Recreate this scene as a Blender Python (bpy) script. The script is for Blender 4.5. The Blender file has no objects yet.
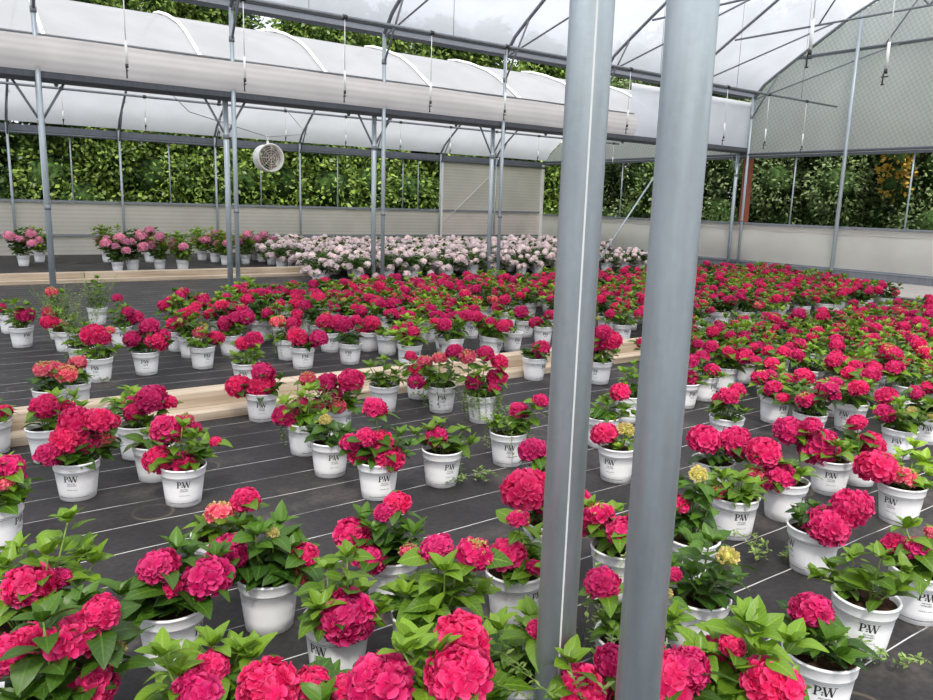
import bpy, math, random
import numpy as np
from mathutils import Matrix, Vector
R = random.Random(7)
sc = bpy.context.scene
COL = sc.collection
PI = math.pi
# ------------------------------------------------------------------ camera (solved from the photo's vanishing points)
F = 758.0; CX, CY = 466.5, 350.0; EYE = 1.5
va = Vector(((1545-CX)/F, -(236-CY)/F, -1.0)).normalized()
vb = Vector(((-92-CX)/F, -(187-CY)/F, -1.0))
vb = (vb - va*vb.dot(va)).normalized()
vz = va.cross(vb)
M3 = Matrix((va, vb, vz))
cam = bpy.data.cameras.new('camera'); co = bpy.data.objects.new('camera', cam); COL.objects.link(co)
co.matrix_world = Matrix.Translation((0, 0, EYE)) @ M3.to_4x4()
cam.sensor_fit = 'HORIZONTAL'; cam.sensor_width = 36; cam.lens = F/933*36; cam.clip_start = .05; cam.clip_end = 500
sc.camera = co
def ray(x, y): return M3 @ Vector(((x-CX)/F, -(y-CY)/F, -1.0))
def ground(x, y, z=0.0):
    d = ray(x, y); t = (z-EYE)/d.z; return Vector((0, 0, EYE)) + d*t
def proj(p):
    c = M3.transposed() @ (Vector(p) - Vector((0, 0, EYE)))
    if c.z > -.1: return (-999, -999)
    return (CX - F*c.x/c.z, CY + F*c.y/c.z)
# ------------------------------------------------------------------ materials
def node_mat(name):
    m = bpy.data.materials.new(name); m.use_nodes = True
    nt = m.node_tree; nt.nodes.clear()
    out = nt.nodes.new('ShaderNodeOutputMaterial')
    return m, nt, out
def N(nt, t, **kw):
    n = nt.nodes.new(t)
    for k, v in kw.items():
        if k.startswith('i_'): n.inputs[k[2:].replace('_', ' ')].default_value = v
        else: setattr(n, k, v)
    return n
def ramp(nt, fac, stops):
    r = nt.nodes.new('ShaderNodeValToRGB'); e = r.color_ramp.elements
    e[0].position, e[0].color = stops[0][0], (*stops[0][1], 1)
    e[1].position, e[1].color = stops[1][0], (*stops[1][1], 1)
    for p, c in stops[2:]:
        q = e.new(p); q.color = (*c, 1)
    nt.links.new(fac, r.inputs[0]); return r.outputs[0]
def srgb(r, g, b):
    f = lambda c: ((c/255)/12.92 if c/255 <= .04045 else ((c/255+.055)/1.055)**2.4)
    return (f(r), f(g), f(b))
def mix(nt, fac, a, b, mode='MIX'):
    n = nt.nodes.new('ShaderNodeMix'); n.data_type = 'RGBA'; n.blend_type = mode
    for s, v in ((0, fac), (6, a), (7, b)):
        if hasattr(v, 'is_linked') or hasattr(v, 'links'): nt.links.new(v, n.inputs[s])
        elif s == 0: n.inputs[0].default_value = v
        else: n.inputs[s].default_value = (*v, 1)
    return n.outputs[2]
def simple(name, col, rough=.6, metal=0.0, var=.12, scale=6, bump=0.0, spec=.5):
    m, nt, out = node_mat(name)
    b = N(nt, 'ShaderNodeBsdfPrincipled'); b.inputs['Roughness'].default_value = rough; b.inputs['Metallic'].default_value = metal
    b.inputs['Specular IOR Level'].default_value = spec
    tc = N(nt, 'ShaderNodeTexCoord'); ns = N(nt, 'ShaderNodeTexNoise', i_Scale=scale, i_Detail=5.0)
    nt.links.new(tc.outputs['Object'], ns.inputs['Vector'])
    c0 = tuple(c*(1-var) for c in col); c1 = tuple(min(1, c*(1+var)) for c in col)
    nt.links.new(ramp(nt, ns.outputs['Fac'], [(.3, c0), (.7, c1)]), b.inputs['Base Color'])
    if bump:
        bp = N(nt, 'ShaderNodeBump', i_Strength=bump); nt.links.new(ns.outputs['Fac'], bp.inputs['Height']); nt.links.new(bp.outputs[0], b.inputs['Normal'])
    nt.links.new(b.outputs[0], out.inputs[0]); return m
def sheet(name, col, transl=.6, clear=.06, pattern=None, var=.05):
    """thin translucent plastic: diffuse + translucent + a little see-through"""
    m, nt, out = node_mat(name)
    tc = N(nt, 'ShaderNodeTexCoord'); ns = N(nt, 'ShaderNodeTexNoise', i_Scale=1.3, i_Detail=6.0)
    nt.links.new(tc.outputs['Object'], ns.inputs['Vector'])
    c = ramp(nt, ns.outputs['Fac'], [(.35, tuple(x*(1-var) for x in col)), (.65, tuple(min(1, x*(1+var)) for x in col))])
    if pattern == 'bubble':
        vo = N(nt, 'ShaderNodeTexVoronoi', i_Scale=11.0); vo.inputs['Randomness'].default_value = 0.0
        mp = N(nt, 'ShaderNodeMapping'); mp.inputs['Rotation'].default_value = (math.radians(30), 0, 0)
        nt.links.new(tc.outputs['Object'], mp.inputs[0]); nt.links.new(mp.outputs[0], vo.inputs['Vector'])
        k = ramp(nt, vo.outputs['Distance'], [(.3, (1, 1, 1)), (.6, (.82, .83, .83))])
        c = mix(nt, 1.0, c, k, 'MULTIPLY')
    elif pattern == 'stripe':
        wv = N(nt, 'ShaderNodeTexWave', i_Scale=3.2, i_Distortion=.6); wv.bands_direction = 'Z'; wv.inputs['Detail Scale'].default_value = .4
        nt.links.new(tc.outputs['Object'], wv.inputs['Vector'])
        k = ramp(nt, wv.outputs['Fac'], [(0.0, (.9, .9, .9)), (1.0, (1, 1, 1))])
        c = mix(nt, 1.0, c, k, 'MULTIPLY')
    d = N(nt, 'ShaderNodeBsdfDiffuse'); t = N(nt, 'ShaderNodeBsdfTranslucent'); p = N(nt, 'ShaderNodeBsdfTransparent')
    nt.links.new(c, d.inputs[0]); nt.links.new(c, t.inputs[0])
    m1 = N(nt, 'ShaderNodeMixShader'); m1.inputs[0].default_value = transl
    nt.links.new(d.outputs[0], m1.inputs[1]); nt.links.new(t.outputs[0], m1.inputs[2])
    m2 = N(nt, 'ShaderNodeMixShader'); m2.inputs[0].default_value = clear
    nt.links.new(m1.outputs[0], m2.inputs[1]); nt.links.new(p.outputs[0], m2.inputs[2])
    nt.links.new(m2.outputs[0], out.inputs[0]); return m
def leaf_mat(name, dark, light, vein=.38, transl=.32, rough=.42):
    m, nt, out = node_mat(name)
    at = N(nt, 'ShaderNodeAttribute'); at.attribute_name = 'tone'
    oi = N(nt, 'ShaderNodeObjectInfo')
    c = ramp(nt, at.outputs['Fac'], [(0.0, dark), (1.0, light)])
    uv = N(nt, 'ShaderNodeUVMap'); sp = N(nt, 'ShaderNodeSeparateXYZ'); nt.links.new(uv.outputs[0], sp.inputs[0])
    # side veins: bands slanting from the midrib; u in -1..1 across, v 0..1 along
    ab = N(nt, 'ShaderNodeMath', operation='ABSOLUTE'); nt.links.new(sp.outputs[0], ab.inputs[0])
    ml = N(nt, 'ShaderNodeMath', operation='MULTIPLY_ADD'); nt.links.new(ab.outputs[0], ml.inputs[0]); ml.inputs[1].default_value = -.22; nt.links.new(sp.outputs[1], ml.inputs[2])
    m7 = N(nt, 'ShaderNodeMath', operation='MULTIPLY'); nt.links.new(ml.outputs[0], m7.inputs[0]); m7.inputs[1].default_value = 8.0
    fr = N(nt, 'ShaderNodeMath', operation='FRACT'); nt.links.new(m7.outputs[0], fr.inputs[0])
    r1 = ramp(nt, fr.outputs[0], [(0.0, (1, 1, 1)), (.14, (0, 0, 0))])
    r2 = ramp(nt, ab.outputs[0], [(0.03, (1, 1, 1)), (.1, (0, 0, 0))])
    mx = mix(nt, 1.0, r1, r2, 'LIGHTEN')
    mm = N(nt, 'ShaderNodeMath', operation='MULTIPLY'); nt.links.new(mx, mm.inputs[0]); mm.inputs[1].default_value = vein
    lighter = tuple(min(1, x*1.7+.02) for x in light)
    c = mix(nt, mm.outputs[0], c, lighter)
    hs = N(nt, 'ShaderNodeHueSaturation'); nt.links.new(c, hs.inputs['Color'])
    ma = N(nt, 'ShaderNodeMapRange'); ma.inputs[3].default_value = .82; ma.inputs[4].default_value = 1.18; nt.links.new(oi.outputs['Random'], ma.inputs[0]); nt.links.new(ma.outputs[0], hs.inputs['Value'])
    b = N(nt, 'ShaderNodeBsdfPrincipled'); b.inputs['Roughness'].default_value = rough; b.inputs['Specular IOR Level'].default_value = .4
    nt.links.new(hs.outputs[0], b.inputs['Base Color'])
    t = N(nt, 'ShaderNodeBsdfTranslucent'); nt.links.new(hs.outputs[0], t.inputs[0])
    m1 = N(nt, 'ShaderNodeMixShader'); m1.inputs[0].default_value = transl
    nt.links.new(b.outputs[0], m1.inputs[1]); nt.links.new(t.outputs[0], m1.inputs[2]); nt.links.new(m1.outputs[0], out.inputs[0])
    return m
def petal_mat(name, deep, mid, rim, transl=.35):
    m, nt, out = node_mat(name)
    at = N(nt, 'ShaderNodeAttribute'); at.attribute_name = 'tone'
    uv = N(nt, 'ShaderNodeUVMap'); sp = N(nt, 'ShaderNodeSeparateXYZ'); nt.links.new(uv.outputs[0], sp.inputs[0])
    c = ramp(nt, at.outputs['Fac'], [(0.0, deep), (1.0, mid)])
    e = ramp(nt, sp.outputs[1], [(.5, (0, 0, 0)), (1.0, (.5, .5, .5))])
    c = mix(nt, e, c, rim)
    oi = N(nt, 'ShaderNodeObjectInfo'); hs = N(nt, 'ShaderNodeHueSaturation'); nt.links.new(c, hs.inputs['Color'])
    ma = N(nt, 'ShaderNodeMapRange'); ma.inputs[3].default_value = .85; ma.inputs[4].default_value = 1.12; nt.links.new(oi.outputs['Random'], ma.inputs[0]); nt.links.new(ma.outputs[0], hs.inputs['Value'])
    mh = N(nt, 'ShaderNodeMapRange'); mh.inputs[3].default_value = .487; mh.inputs[4].default_value = .500; nt.links.new(oi.outputs['Random'], mh.inputs[0]); nt.links.new(mh.outputs[0], hs.inputs['Hue'])
    d = N(nt, 'ShaderNodeBsdfPrincipled'); d.inputs['Roughness'].default_value = .6; d.inputs['Specular IOR Level'].default_value = .25; nt.links.new(hs.outputs[0], d.inputs['Base Color'])
    t = N(nt, 'ShaderNodeBsdfTranslucent'); nt.links.new(hs.outputs[0], t.inputs[0])
    m1 = N(nt, 'ShaderNodeMixShader'); m1.inputs[0].default_value = transl
    nt.links.new(d.outputs[0], m1.inputs[1]); nt.links.new(t.outputs[0], m1.inputs[2]); nt.links.new(m1.outputs[0], out.inputs[0])
    return m
def galvanized(name, col, rough=.42, metal=.75):
    m, nt, out = node_mat(name)
    tc = N(nt, 'ShaderNodeTexCoord'); mp = N(nt, 'ShaderNodeMapping'); mp.inputs['Scale'].default_value = (26, 26, 3)
    n1 = N(nt, 'ShaderNodeTexNoise', i_Scale=1.0, i_Detail=6.0); vo = N(nt, 'ShaderNodeTexVoronoi', i_Scale=60.0)
    nt.links.new(tc.outputs['Object'], mp.inputs[0]); nt.links.new(mp.outputs[0], n1.inputs['Vector']); nt.links.new(tc.outputs['Object'], vo.inputs['Vector'])
    c = ramp(nt, n1.outputs['Fac'], [(.3, tuple(x*.86 for x in col)), (.7, tuple(min(1, x*1.12) for x in col))])
    k = ramp(nt, vo.outputs['Color'], [(0, (.94, .94, .94)), (1, (1, 1, 1))]); c = mix(nt, 1.0, c, k, 'MULTIPLY')
    b = N(nt, 'ShaderNodeBsdfPrincipled'); b.inputs['Metallic'].default_value = metal; nt.links.new(c, b.inputs['Base Color'])
    rr = N(nt, 'ShaderNodeMapRange'); rr.inputs[3].default_value = rough-.07; rr.inputs[4].default_value = rough+.1; nt.links.new(n1.outputs['Fac'], rr.inputs[0]); nt.links.new(rr.outputs[0], b.inputs['Roughness'])
    nt.links.new(b.outputs[0], out.inputs[0]); return m
def fabric_floor():
    m, nt, out = node_mat('ground_fabric')
    geo = N(nt, 'ShaderNodeNewGeometry'); sp = N(nt, 'ShaderNodeSeparateXYZ'); nt.links.new(geo.outputs['Position'], sp.inputs[0])
    n0 = N(nt, 'ShaderNodeTexNoise', i_Scale=1.1, i_Detail=2.0); nt.links.new(geo.outputs['Position'], n0.inputs['Vector'])
    # white tracer thread every 27 cm, slightly wavy
    wob = N(nt, 'ShaderNodeMath', operation='MULTIPLY_ADD'); nt.links.new(n0.outputs['Fac'], wob.inputs[0]); wob.inputs[1].default_value = .05; nt.links.new(sp.outputs[1], wob.inputs[2])
    dv = N(nt, 'ShaderNodeMath', operation='DIVIDE'); nt.links.new(wob.outputs[0], dv.inputs[0]); dv.inputs[1].default_value = .272
    fr = N(nt, 'ShaderNodeMath', operation='FRACT'); ad = N(nt, 'ShaderNodeMath', operation='ADD'); nt.links.new(dv.outputs[0], ad.inputs[0]); ad.inputs[1].default_value = 10.41
    nt.links.new(ad.outputs[0], fr.inputs[0])
    su = N(nt, 'ShaderNodeMath', operation='SUBTRACT'); nt.links.new(fr.outputs[0], su.inputs[0]); su.inputs[1].default_value = .5
    ab = N(nt, 'ShaderNodeMath', operation='ABSOLUTE'); nt.links.new(su.outputs[0], ab.inputs[0])
    line = N(nt, 'ShaderNodeMath', operation='LESS_THAN'); nt.links.new(ab.outputs[0], line.inputs[0]); line.inputs[1].default_value = .0095
    # stitch breaks along X
    n3 = N(nt, 'ShaderNodeTexNoise', i_Scale=3.5, i_Detail=4.0); nt.links.new(geo.outputs['Position'], n3.inputs['Vector'])
    br = ramp(nt, n3.outputs['Fac'], [(.38, (.25, .25, .25)), (.55, (.9, .9, .9))])
    lf = N(nt, 'ShaderNodeMath', operation='MULTIPLY'); nt.links.new(line.outputs[0], lf.inputs[0]); nt.links.new(br, lf.inputs[1])
    n1 = N(nt, 'ShaderNodeTexNoise', i_Scale=2.2, i_Detail=8.0); nt.links.new(geo.outputs['Position'], n1.inputs['Vector'])
    c = ramp(nt, n1.outputs['Fac'], [(.3, srgb(32, 31, 32)), (.56, srgb(48, 46, 47)), (.78, srgb(92, 86, 81))])
    n2 = N(nt, 'ShaderNodeTexNoise', i_Scale=38.0, i_Detail=3.0); nt.links.new(geo.outputs['Position'], n2.inputs['Vector'])
    k = ramp(nt, n2.outputs['Fac'], [(.35, (.7, .7, .7)), (.7, (1.25, 1.22, 1.2))]); c = mix(nt, 1.0, c, k, 'MULTIPLY')
    # round water marks where pots once stood
    vo = N(nt, 'ShaderNodeTexVoronoi', i_Scale=1.15); vo.voronoi_dimensions = '2D'; nt.links.new(geo.outputs['Position'], vo.inputs['Vector'])
    ring = ramp(nt, vo.outputs['Distance'], [(.0, (0, 0, 0)), (.09, (0, 0, 0)), (.104, (.8, .8, .8)), (.118, (0, 0, 0))])
    rg = N(nt, 'ShaderNodeMath', operation='MULTIPLY'); nt.links.new(ring, rg.inputs[0]); nt.links.new(br, rg.inputs[1])
    c = mix(nt, rg.outputs[0], c, srgb(98, 88, 76))
    c = mix(nt, lf.outputs[0], c, srgb(205, 203, 200))
    b = N(nt, 'ShaderNodeBsdfPrincipled'); b.inputs['Roughness'].default_value = .62; b.inputs['Specular IOR Level'].default_value = .35
    nt.links.new(c, b.inputs['Base Color'])
    wx = N(nt, 'ShaderNodeTexNoise', i_Scale=5.0, i_Detail=5.0); nt.links.new(geo.outputs['Position'], wx.inputs['Vector'])
    bp = N(nt, 'ShaderNodeBump', i_Strength=.35, i_Distance=.02); nt.links.new(wx.outputs['Fac'], bp.inputs['Height']); nt.links.new(bp.outputs[0], b.inputs['Normal'])
    nt.links.new(b.outputs[0], out.inputs[0]); return m
def timber_mat():
    m, nt, out = node_mat('weathered_timber')
    tc = N(nt, 'ShaderNodeTexCoord'); mp = N(nt, 'ShaderNodeMapping'); mp.inputs['Scale'].default_value = (.7, 22, 22)
    nt.links.new(tc.outputs['Object'], mp.inputs[0]); n1 = N(nt, 'ShaderNodeTexNoise', i_Scale=1.6, i_Detail=8.0); nt.links.new(mp.outputs[0], n1.inputs['Vector'])
    c = ramp(nt, n1.outputs['Fac'], [(.28, srgb(170, 150, 128)), (.5, srgb(202, 184, 160)), (.75, srgb(220, 206, 186))])
    n2 = N(nt, 'ShaderNodeTexNoise', i_Scale=2.0, i_Detail=4.0); nt.links.new(tc.outputs['Object'], n2.inputs['Vector'])
    k = ramp(nt, n2.outputs['Fac'], [(.3, (.82, .8, .78)), (.6, (1, 1, 1))]); c = mix(nt, 1.0, c, k, 'MULTIPLY')
    b = N(nt, 'ShaderNodeBsdfPrincipled'); b.inputs['Roughness'].default_value = .75; nt.links.new(c, b.inputs['Base Color'])
    bp = N(nt, 'ShaderNodeBump', i_Strength=.2); nt.links.new(n1.outputs['Fac'], bp.inputs['Height']); nt.links.new(bp.outputs[0], b.inputs['Normal'])
    nt.links.new(b.outputs[0], out.inputs[0]); return m
MT = dict(
    steel=galvanized('galvanized_steel', srgb(182, 193, 201), .36, .28),
    steel_bright=galvanized('worn_weld_steel', srgb(206, 208, 208), .4, .2),
    steel_dull=galvanized('dull_galvanized_steel', srgb(136, 141, 148), .6, .25),
    gutter=galvanized('gutter_steel', srgb(112, 117, 126), .6, .4),  # darkened steel: the shade on the beams is put into the colour
    film=sheet('roof_film', (.45, .465, .50), .74, .11), farfilm=sheet('far_roof_film', (.50, .515, .55), .66, .05), clearfilm=sheet('foreground_light_film', (.6, .61, .64), .74, .34), sidefilm=sheet('gutter_side_film', (.82, .84, .88), .6, .04),  # film of the unseen viewer's bay is made extra clear to light the foreground
    wallfilm=sheet('wall_curtain_film', (.93, .86, .815), .5, .03, 'stripe'),
    endcurtain=sheet('end_curtain_film', (.98, .93, .885), .5, .04),
    gable=sheet('bubble_gable_sheet', (.84, .86, .84), .62, .06, 'bubble'),
    valance=sheet('rolled_curtain', (.88, .83, .80), .45, .02, 'stripe'),
    floor=fabric_floor(), timber=timber_mat(),
    pot=simple('white_plastic', (.87, .87, .88), .42, 0, .03, 9),
    print=simple('black_print', (.02, .02, .022), .6, 0, .05, 5),
    soil=simple('potting_soil', srgb(58, 40, 30), .95, 0, .5, 60, 1.0, .1),
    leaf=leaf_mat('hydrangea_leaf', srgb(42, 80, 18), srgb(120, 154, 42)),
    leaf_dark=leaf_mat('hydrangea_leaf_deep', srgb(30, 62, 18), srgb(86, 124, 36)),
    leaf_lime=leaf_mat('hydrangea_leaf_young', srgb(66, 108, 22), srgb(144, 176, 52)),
    weed=leaf_mat('weed_leaf', srgb(84, 112, 52), srgb(150, 172, 98), .05),
    stem=simple('green_stem', srgb(112, 138, 60), .6, 0, .15, 20),
    red=petal_mat('red_petal', srgb(182, 6, 66), srgb(228, 22, 94), srgb(250, 104, 156)),
    redcore=simple('red_petal_inner', srgb(178, 8, 62), .8, 0, .2, 40),
    redpale=petal_mat('pale_red_petal', srgb(226, 58, 92), srgb(240, 90, 116), srgb(250, 208, 176)),
    bud=petal_mat('green_bud', srgb(216, 214, 110), srgb(248, 238, 160), srgb(252, 214, 176), .5), budcore=simple('bud_inner', srgb(196, 196, 96), .8, 0, .2, 40),
    white=petal_mat('white_petal', srgb(248, 220, 222), srgb(255, 246, 244), srgb(255, 252, 250)),
    whitecore=simple('white_petal_inner', srgb(196, 180, 170), .8, 0, .2, 40),
    pink=petal_mat('pink_petal', srgb(222, 120, 160), srgb(242, 160, 184), srgb(252, 208, 218)),
    pinkcore=simple('pink_petal_inner', srgb(170, 80, 110), .8, 0, .2, 40),
    tree=leaf_mat('tree_leaf', srgb(54, 82, 32), srgb(136, 158, 72), .0, .4, .5),  # lighter leaf copy; the sunlit look is put into its colour
    tree_grey=leaf_mat('tree_leaf_greyish', srgb(72, 94, 54), srgb(132, 148, 98), .0, .35, .55),
    tree_dark=leaf_mat('tree_leaf_dark', srgb(46, 70, 36), srgb(110, 136, 70), .0, .3, .5),  # darker leaf copy; shade is put into its colour
    tree_yellow=leaf_mat('tree_leaf_yellow', srgb(168, 130, 40), srgb(222, 190, 84), .0, .35, .55),
    treecore=simple('crown_inner_shade', srgb(40, 58, 28), .95, 0, .7, 9, 1.0, .1),  # dark colour stands for the shade deep inside the crown
    bark=simple('tree_bark', srgb(82, 70, 56), .95, 0, .3, 12, .6, .1),
    grass=simple('outdoor_grass', srgb(72, 92, 44), .95, 0, .3, 5, .5, .1),
    concrete=simple('pale_concrete', srgb(176, 170, 164), .85, 0, .12, 4, .2),
    white_paint=simple('white_paint', (.84, .82, .78), .5, 0, .04, 4),
    blade=simple('fan_inside', srgb(120, 104, 88), .6, 0, .3, 14),
    rust=simple('red_brown_steel', srgb(150, 84, 66), .7, 0, .15, 5),
    black=simple('black_plastic', (.03, .03, .032), .5, 0, .1, 8),
    hose=simple('white_drop_tube', (.85, .85, .85), .45, 0, .03, 8),
)
# ------------------------------------------------------------------ mesh building
class MB:
    def __init__(s): s.v = []; s.f = []; s.mi = []; s.uv = []; s.tone = []; s.smooth = []
    def add(s, verts, faces, mi=0, uvs=None, tone=.5, smooth=True):
        o = len(s.v); s.v.extend(verts)
        s.uv.extend(uvs if uvs is not None else [(0, 0)]*len(verts)); s.tone.extend([tone]*len(verts))
        for f in faces: s.f.append(tuple(i+o for i in f)); s.mi.append(mi); s.smooth.append(smooth)
    def box(s, a, b, mi=0):
        x0, y0, z0 = a; x1, y1, z1 = b
        v = [(x0, y0, z0), (x1, y0, z0), (x1, y1, z0), (x0, y1, z0), (x0, y0, z1), (x1, y0, z1), (x1, y1, z1), (x0, y1, z1)]
        s.add(v, [(0, 3, 2, 1), (4, 5, 6, 7), (0, 1, 5, 4), (1, 2, 6, 5), (2, 3, 7, 6), (3, 0, 4, 7)], mi, smooth=False)
    def tube(s, pts, r, n=8, mi=0, caps=True, tone=.5):
        pts = [Vector(p) for p in pts]; rs = r if isinstance(r, (list, tuple)) else [r]*len(pts)
        vs = []; k = len(pts); up = None
        for i, p in enumerate(pts):
            t = (pts[min(i+1, k-1)] - pts[max(i-1, 0)]).normalized()
            if up is None: up = t.orthogonal().normalized()
            up = (up - t*up.dot(t)).normalized(); w = t.cross(up)
            for j in range(n):
                a = 2*PI*j/n; q = p + (up*math.cos(a) + w*math.sin(a))*rs[i]; vs.append((q.x, q.y, q.z))
        fs = [(i*n+j, i*n+(j+1) % n, (i+1)*n+(j+1) % n, (i+1)*n+j) for i in range(k-1) for j in range(n)]
        if caps: fs += [tuple(range(n-1, -1, -1)), tuple(range((k-1)*n, k*n))]
        s.add(vs, fs, mi, tone=tone)
    def lathe(s, prof, n=32, mi=0, c=(0, 0, 0), cap0=False, cap1=False):
        vs = [(c[0]+r*math.cos(2*PI*j/n), c[1]+r*math.sin(2*PI*j/n), c[2]+z) for r, z in prof for j in range(n)]
        k = len(prof)
        fs = [(i*n+j, i*n+(j+1) % n, (i+1)*n+(j+1) % n, (i+1)*n+j) for i in range(k-1) for j in range(n)]
        if cap0: fs.append(tuple(range(n-1, -1, -1)))
        if cap1: fs.append(tuple(range((k-1)*n, k*n)))
        s.add(vs, fs, mi)
    def mesh(s, name, mats):
        me = bpy.data.meshes.new(name); me.from_pydata(s.v, [], s.f)
        for m in (mats if isinstance(mats, (list, tuple)) else [mats]): me.materials.append(MT[m])
        me.polygons.foreach_set('material_index', s.mi); me.polygons.foreach_set('use_smooth', s.smooth)
        uvl = me.uv_layers.new(name='UVMap'); li = np.zeros(len(me.loops), dtype=np.int32); me.loops.foreach_get('vertex_index', li)
        uvl.data.foreach_set('uv', np.array(s.uv, dtype=np.float32)[li].ravel())
        at = me.attributes.new('tone', 'FLOAT', 'POINT'); at.data.foreach_set('value', np.array(s.tone, dtype=np.float32))
        me.update(); return me
    def obj(s, name, mats, parent=None, **kw):
        return link(name, s.mesh(name, mats), parent, **kw)
def link(name, me, parent=None, loc=(0, 0, 0), rot=(0, 0, 0), scale=None):
    o = bpy.data.objects.new(name, me); COL.objects.link(o); o.location = loc; o.rotation_euler = rot
    if scale: o.scale = scale if hasattr(scale, '__len__') else (scale,)*3
    if parent: o.parent = parent
    return o
def tag(o, label=None, cat=None, group=None, kind=None):
    for k, v in (('label', label), ('category', cat), ('group', group), ('kind', kind)):
        if v: o[k] = v
    return o
def thing(name, label, cat, loc=(0, 0, 0), rz=0, group=None):
    return tag(link(name, None, None, loc, (0, 0, rz)), label, cat, group)
def copy_tree(o, **kw):
    c = o.copy(); COL.objects.link(c)
    for ch in o.children:
        d = ch.copy(); COL.objects.link(d); d.parent = c
        for g in ch.children:
            e = g.copy(); COL.objects.link(e); e.parent = d
    return c
# ------------------------------------------------------------------ leaves, flower heads
def add_leaf(mb, base, dirv, length, width, roll=0, droop=.35, fold=.25, tone=.5, mi=0, rows=7, cols=4):
    d = Vector(dirv).normalized(); side = d.cross(Vector((0, 0, 1)))
    if side.length < .05: side = Vector((1, 0, 0))
    side.normalize(); nrm = side.cross(d).normalized()
    if roll:
        q = Matrix.Rotation(roll, 3, d); side = q @ side; nrm = q @ nrm
    vs = []; uv = []; base = Vector(base)
    for i in range(rows+1):
        t = i/rows; w = (math.sin(PI*min(1, t**.8))**.75)*(1 - .25*t)*width*.5 if 0 < t < 1 else .0008
        if 0 < i < rows and i % 2: w *= 1.05
        c = base + d*(length*t) - nrm*(droop*length*t*t) + d*(-droop*.25*length*t*t)
        for j in range(cols+1):
            u = -1 + 2*j/cols
            wav = math.sin(t*9 + u*2)*.02*length*abs(u)
            p = c + side*(w*u) + nrm*(abs(u)*w*fold*1.4 + wav - (u*u)*w*.18)
            vs.append((p.x, p.y, p.z)); uv.append((u, t))
    n = cols+1
    fs = [(i*n+j, i*n+j+1, (i+1)*n+j+1, (i+1)*n+j) for i in range(rows) for j in range(cols)]
    mb.add(vs, fs, mi, uv, tone)
def head_mesh(name, kind, seed, nf=74, mats=('red', 'redcore', 'bud'), sz=.40):
    r = random.Random(seed); mb = MB()
    flat = .8
    # inner body
    prof = [(.02, -.42), (.45, -.38), (.68, -.1), (.66, .2), (.45, .45), (.02, .56)]
    mb.lathe(prof, 14, 1)
    for i in range(nf):
        z = 1 - 1.62*(i+.5)/nf; a = i*2.39996 + r.uniform(-.25, .25); rr = math.sqrt(max(0, 1-z*z))
        n = Vector((rr*math.cos(a), rr*math.sin(a), z)) + Vector((r.uniform(-.1, .1), r.uniform(-.1, .1), r.uniform(-.1, .1))); n.normalize()
        lump = 1 + .09*math.sin(3*a+seed) * (1-abs(z)) + r.uniform(-.09, .07)
        pos = Vector((n.x, n.y, n.z*flat))*.84*lump
        buddy = (kind == 'open' and (z > .62 or r.random() < .1)) or kind == 'bud'
        t0 = n.orthogonal().normalized(); t0 = Matrix.Rotation(r.uniform(0, 2*PI), 3, n) @ t0; tone = r.random()
        if buddy:
            s_ = (.17 if kind == 'open' else .3)*r.uniform(.7, 1.2)
            for k in range(4):
                u = Matrix.Rotation(k*PI/2, 3, n) @ t0; w = n.cross(u)
                b = pos; p1 = b+u*s_*.8+w*s_*.35+n*s_*.3; p2 = b+n*s_*1.1; p3 = b+u*s_*.8-w*s_*.35+n*s_*.3
                mb.add([tuple(b), tuple(p1), tuple(p2), tuple(p3)], [(0, 1, 2, 3)], 2, [(0, 0), (0, .6), (0, 1), (0, .6)], tone)
            continue
        s_ = sz*r.uniform(.85, 1.12)
        for k in range(4):
            u = Matrix.Rotation(k*PI/2 + r.uniform(-.12, .12), 3, n) @ t0; w = n.cross(u); cup = r.uniform(-.15, .38); tl = max(0, min(1, tone + r.uniform(-.25, .25)))
            vs = []; uv = []
            for i2, (tt, ww) in enumerate(((0, .12), (.38, .40), (.74, .50), (1.0, .26))):
                for j in (-1, 0, 1):
                    q = pos + u*(s_*tt*.98 - (abs(j)*s_*.10 if i2 == 3 else 0)) + w*(j*ww*s_) + n*(s_*(cup*tt + .10*math.sin(tt*5+j+k) + (.10*abs(j)*tt)))
                    vs.append(tuple(q)); uv.append((j, tt))
            mb.add(vs, [(a_*3+b_, a_*3+b_+1, (a_+1)*3+b_+1, (a_+1)*3+b_) for a_ in range(3) for b_ in range(2)], 0, uv, tl)
    return mb.mesh(name, mats)
HEAD = {'full': [head_mesh('flower_head', 'full', 11+i) for i in range(5)],
        'open': [head_mesh('flower_head', 'open', 31+i, 70) for i in range(3)],
        'pale': [head_mesh('flower_head', 'open', 41+i, 60, ('redpale', 'redcore', 'bud'), .34) for i in range(2)],
        'bud': [head_mesh('flower_bud', 'bud', 51, 60, ('bud', 'budcore', 'bud'))],
        'white': [head_mesh('flower_head', 'full', 61+i, 52, ('white', 'whitecore', 'bud'), .42) for i in range(3)],
        'pink': [head_mesh('flower_head', 'full', 71+i, 60, ('pink', 'pinkcore', 'bud')) for i in range(2)]}
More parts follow.
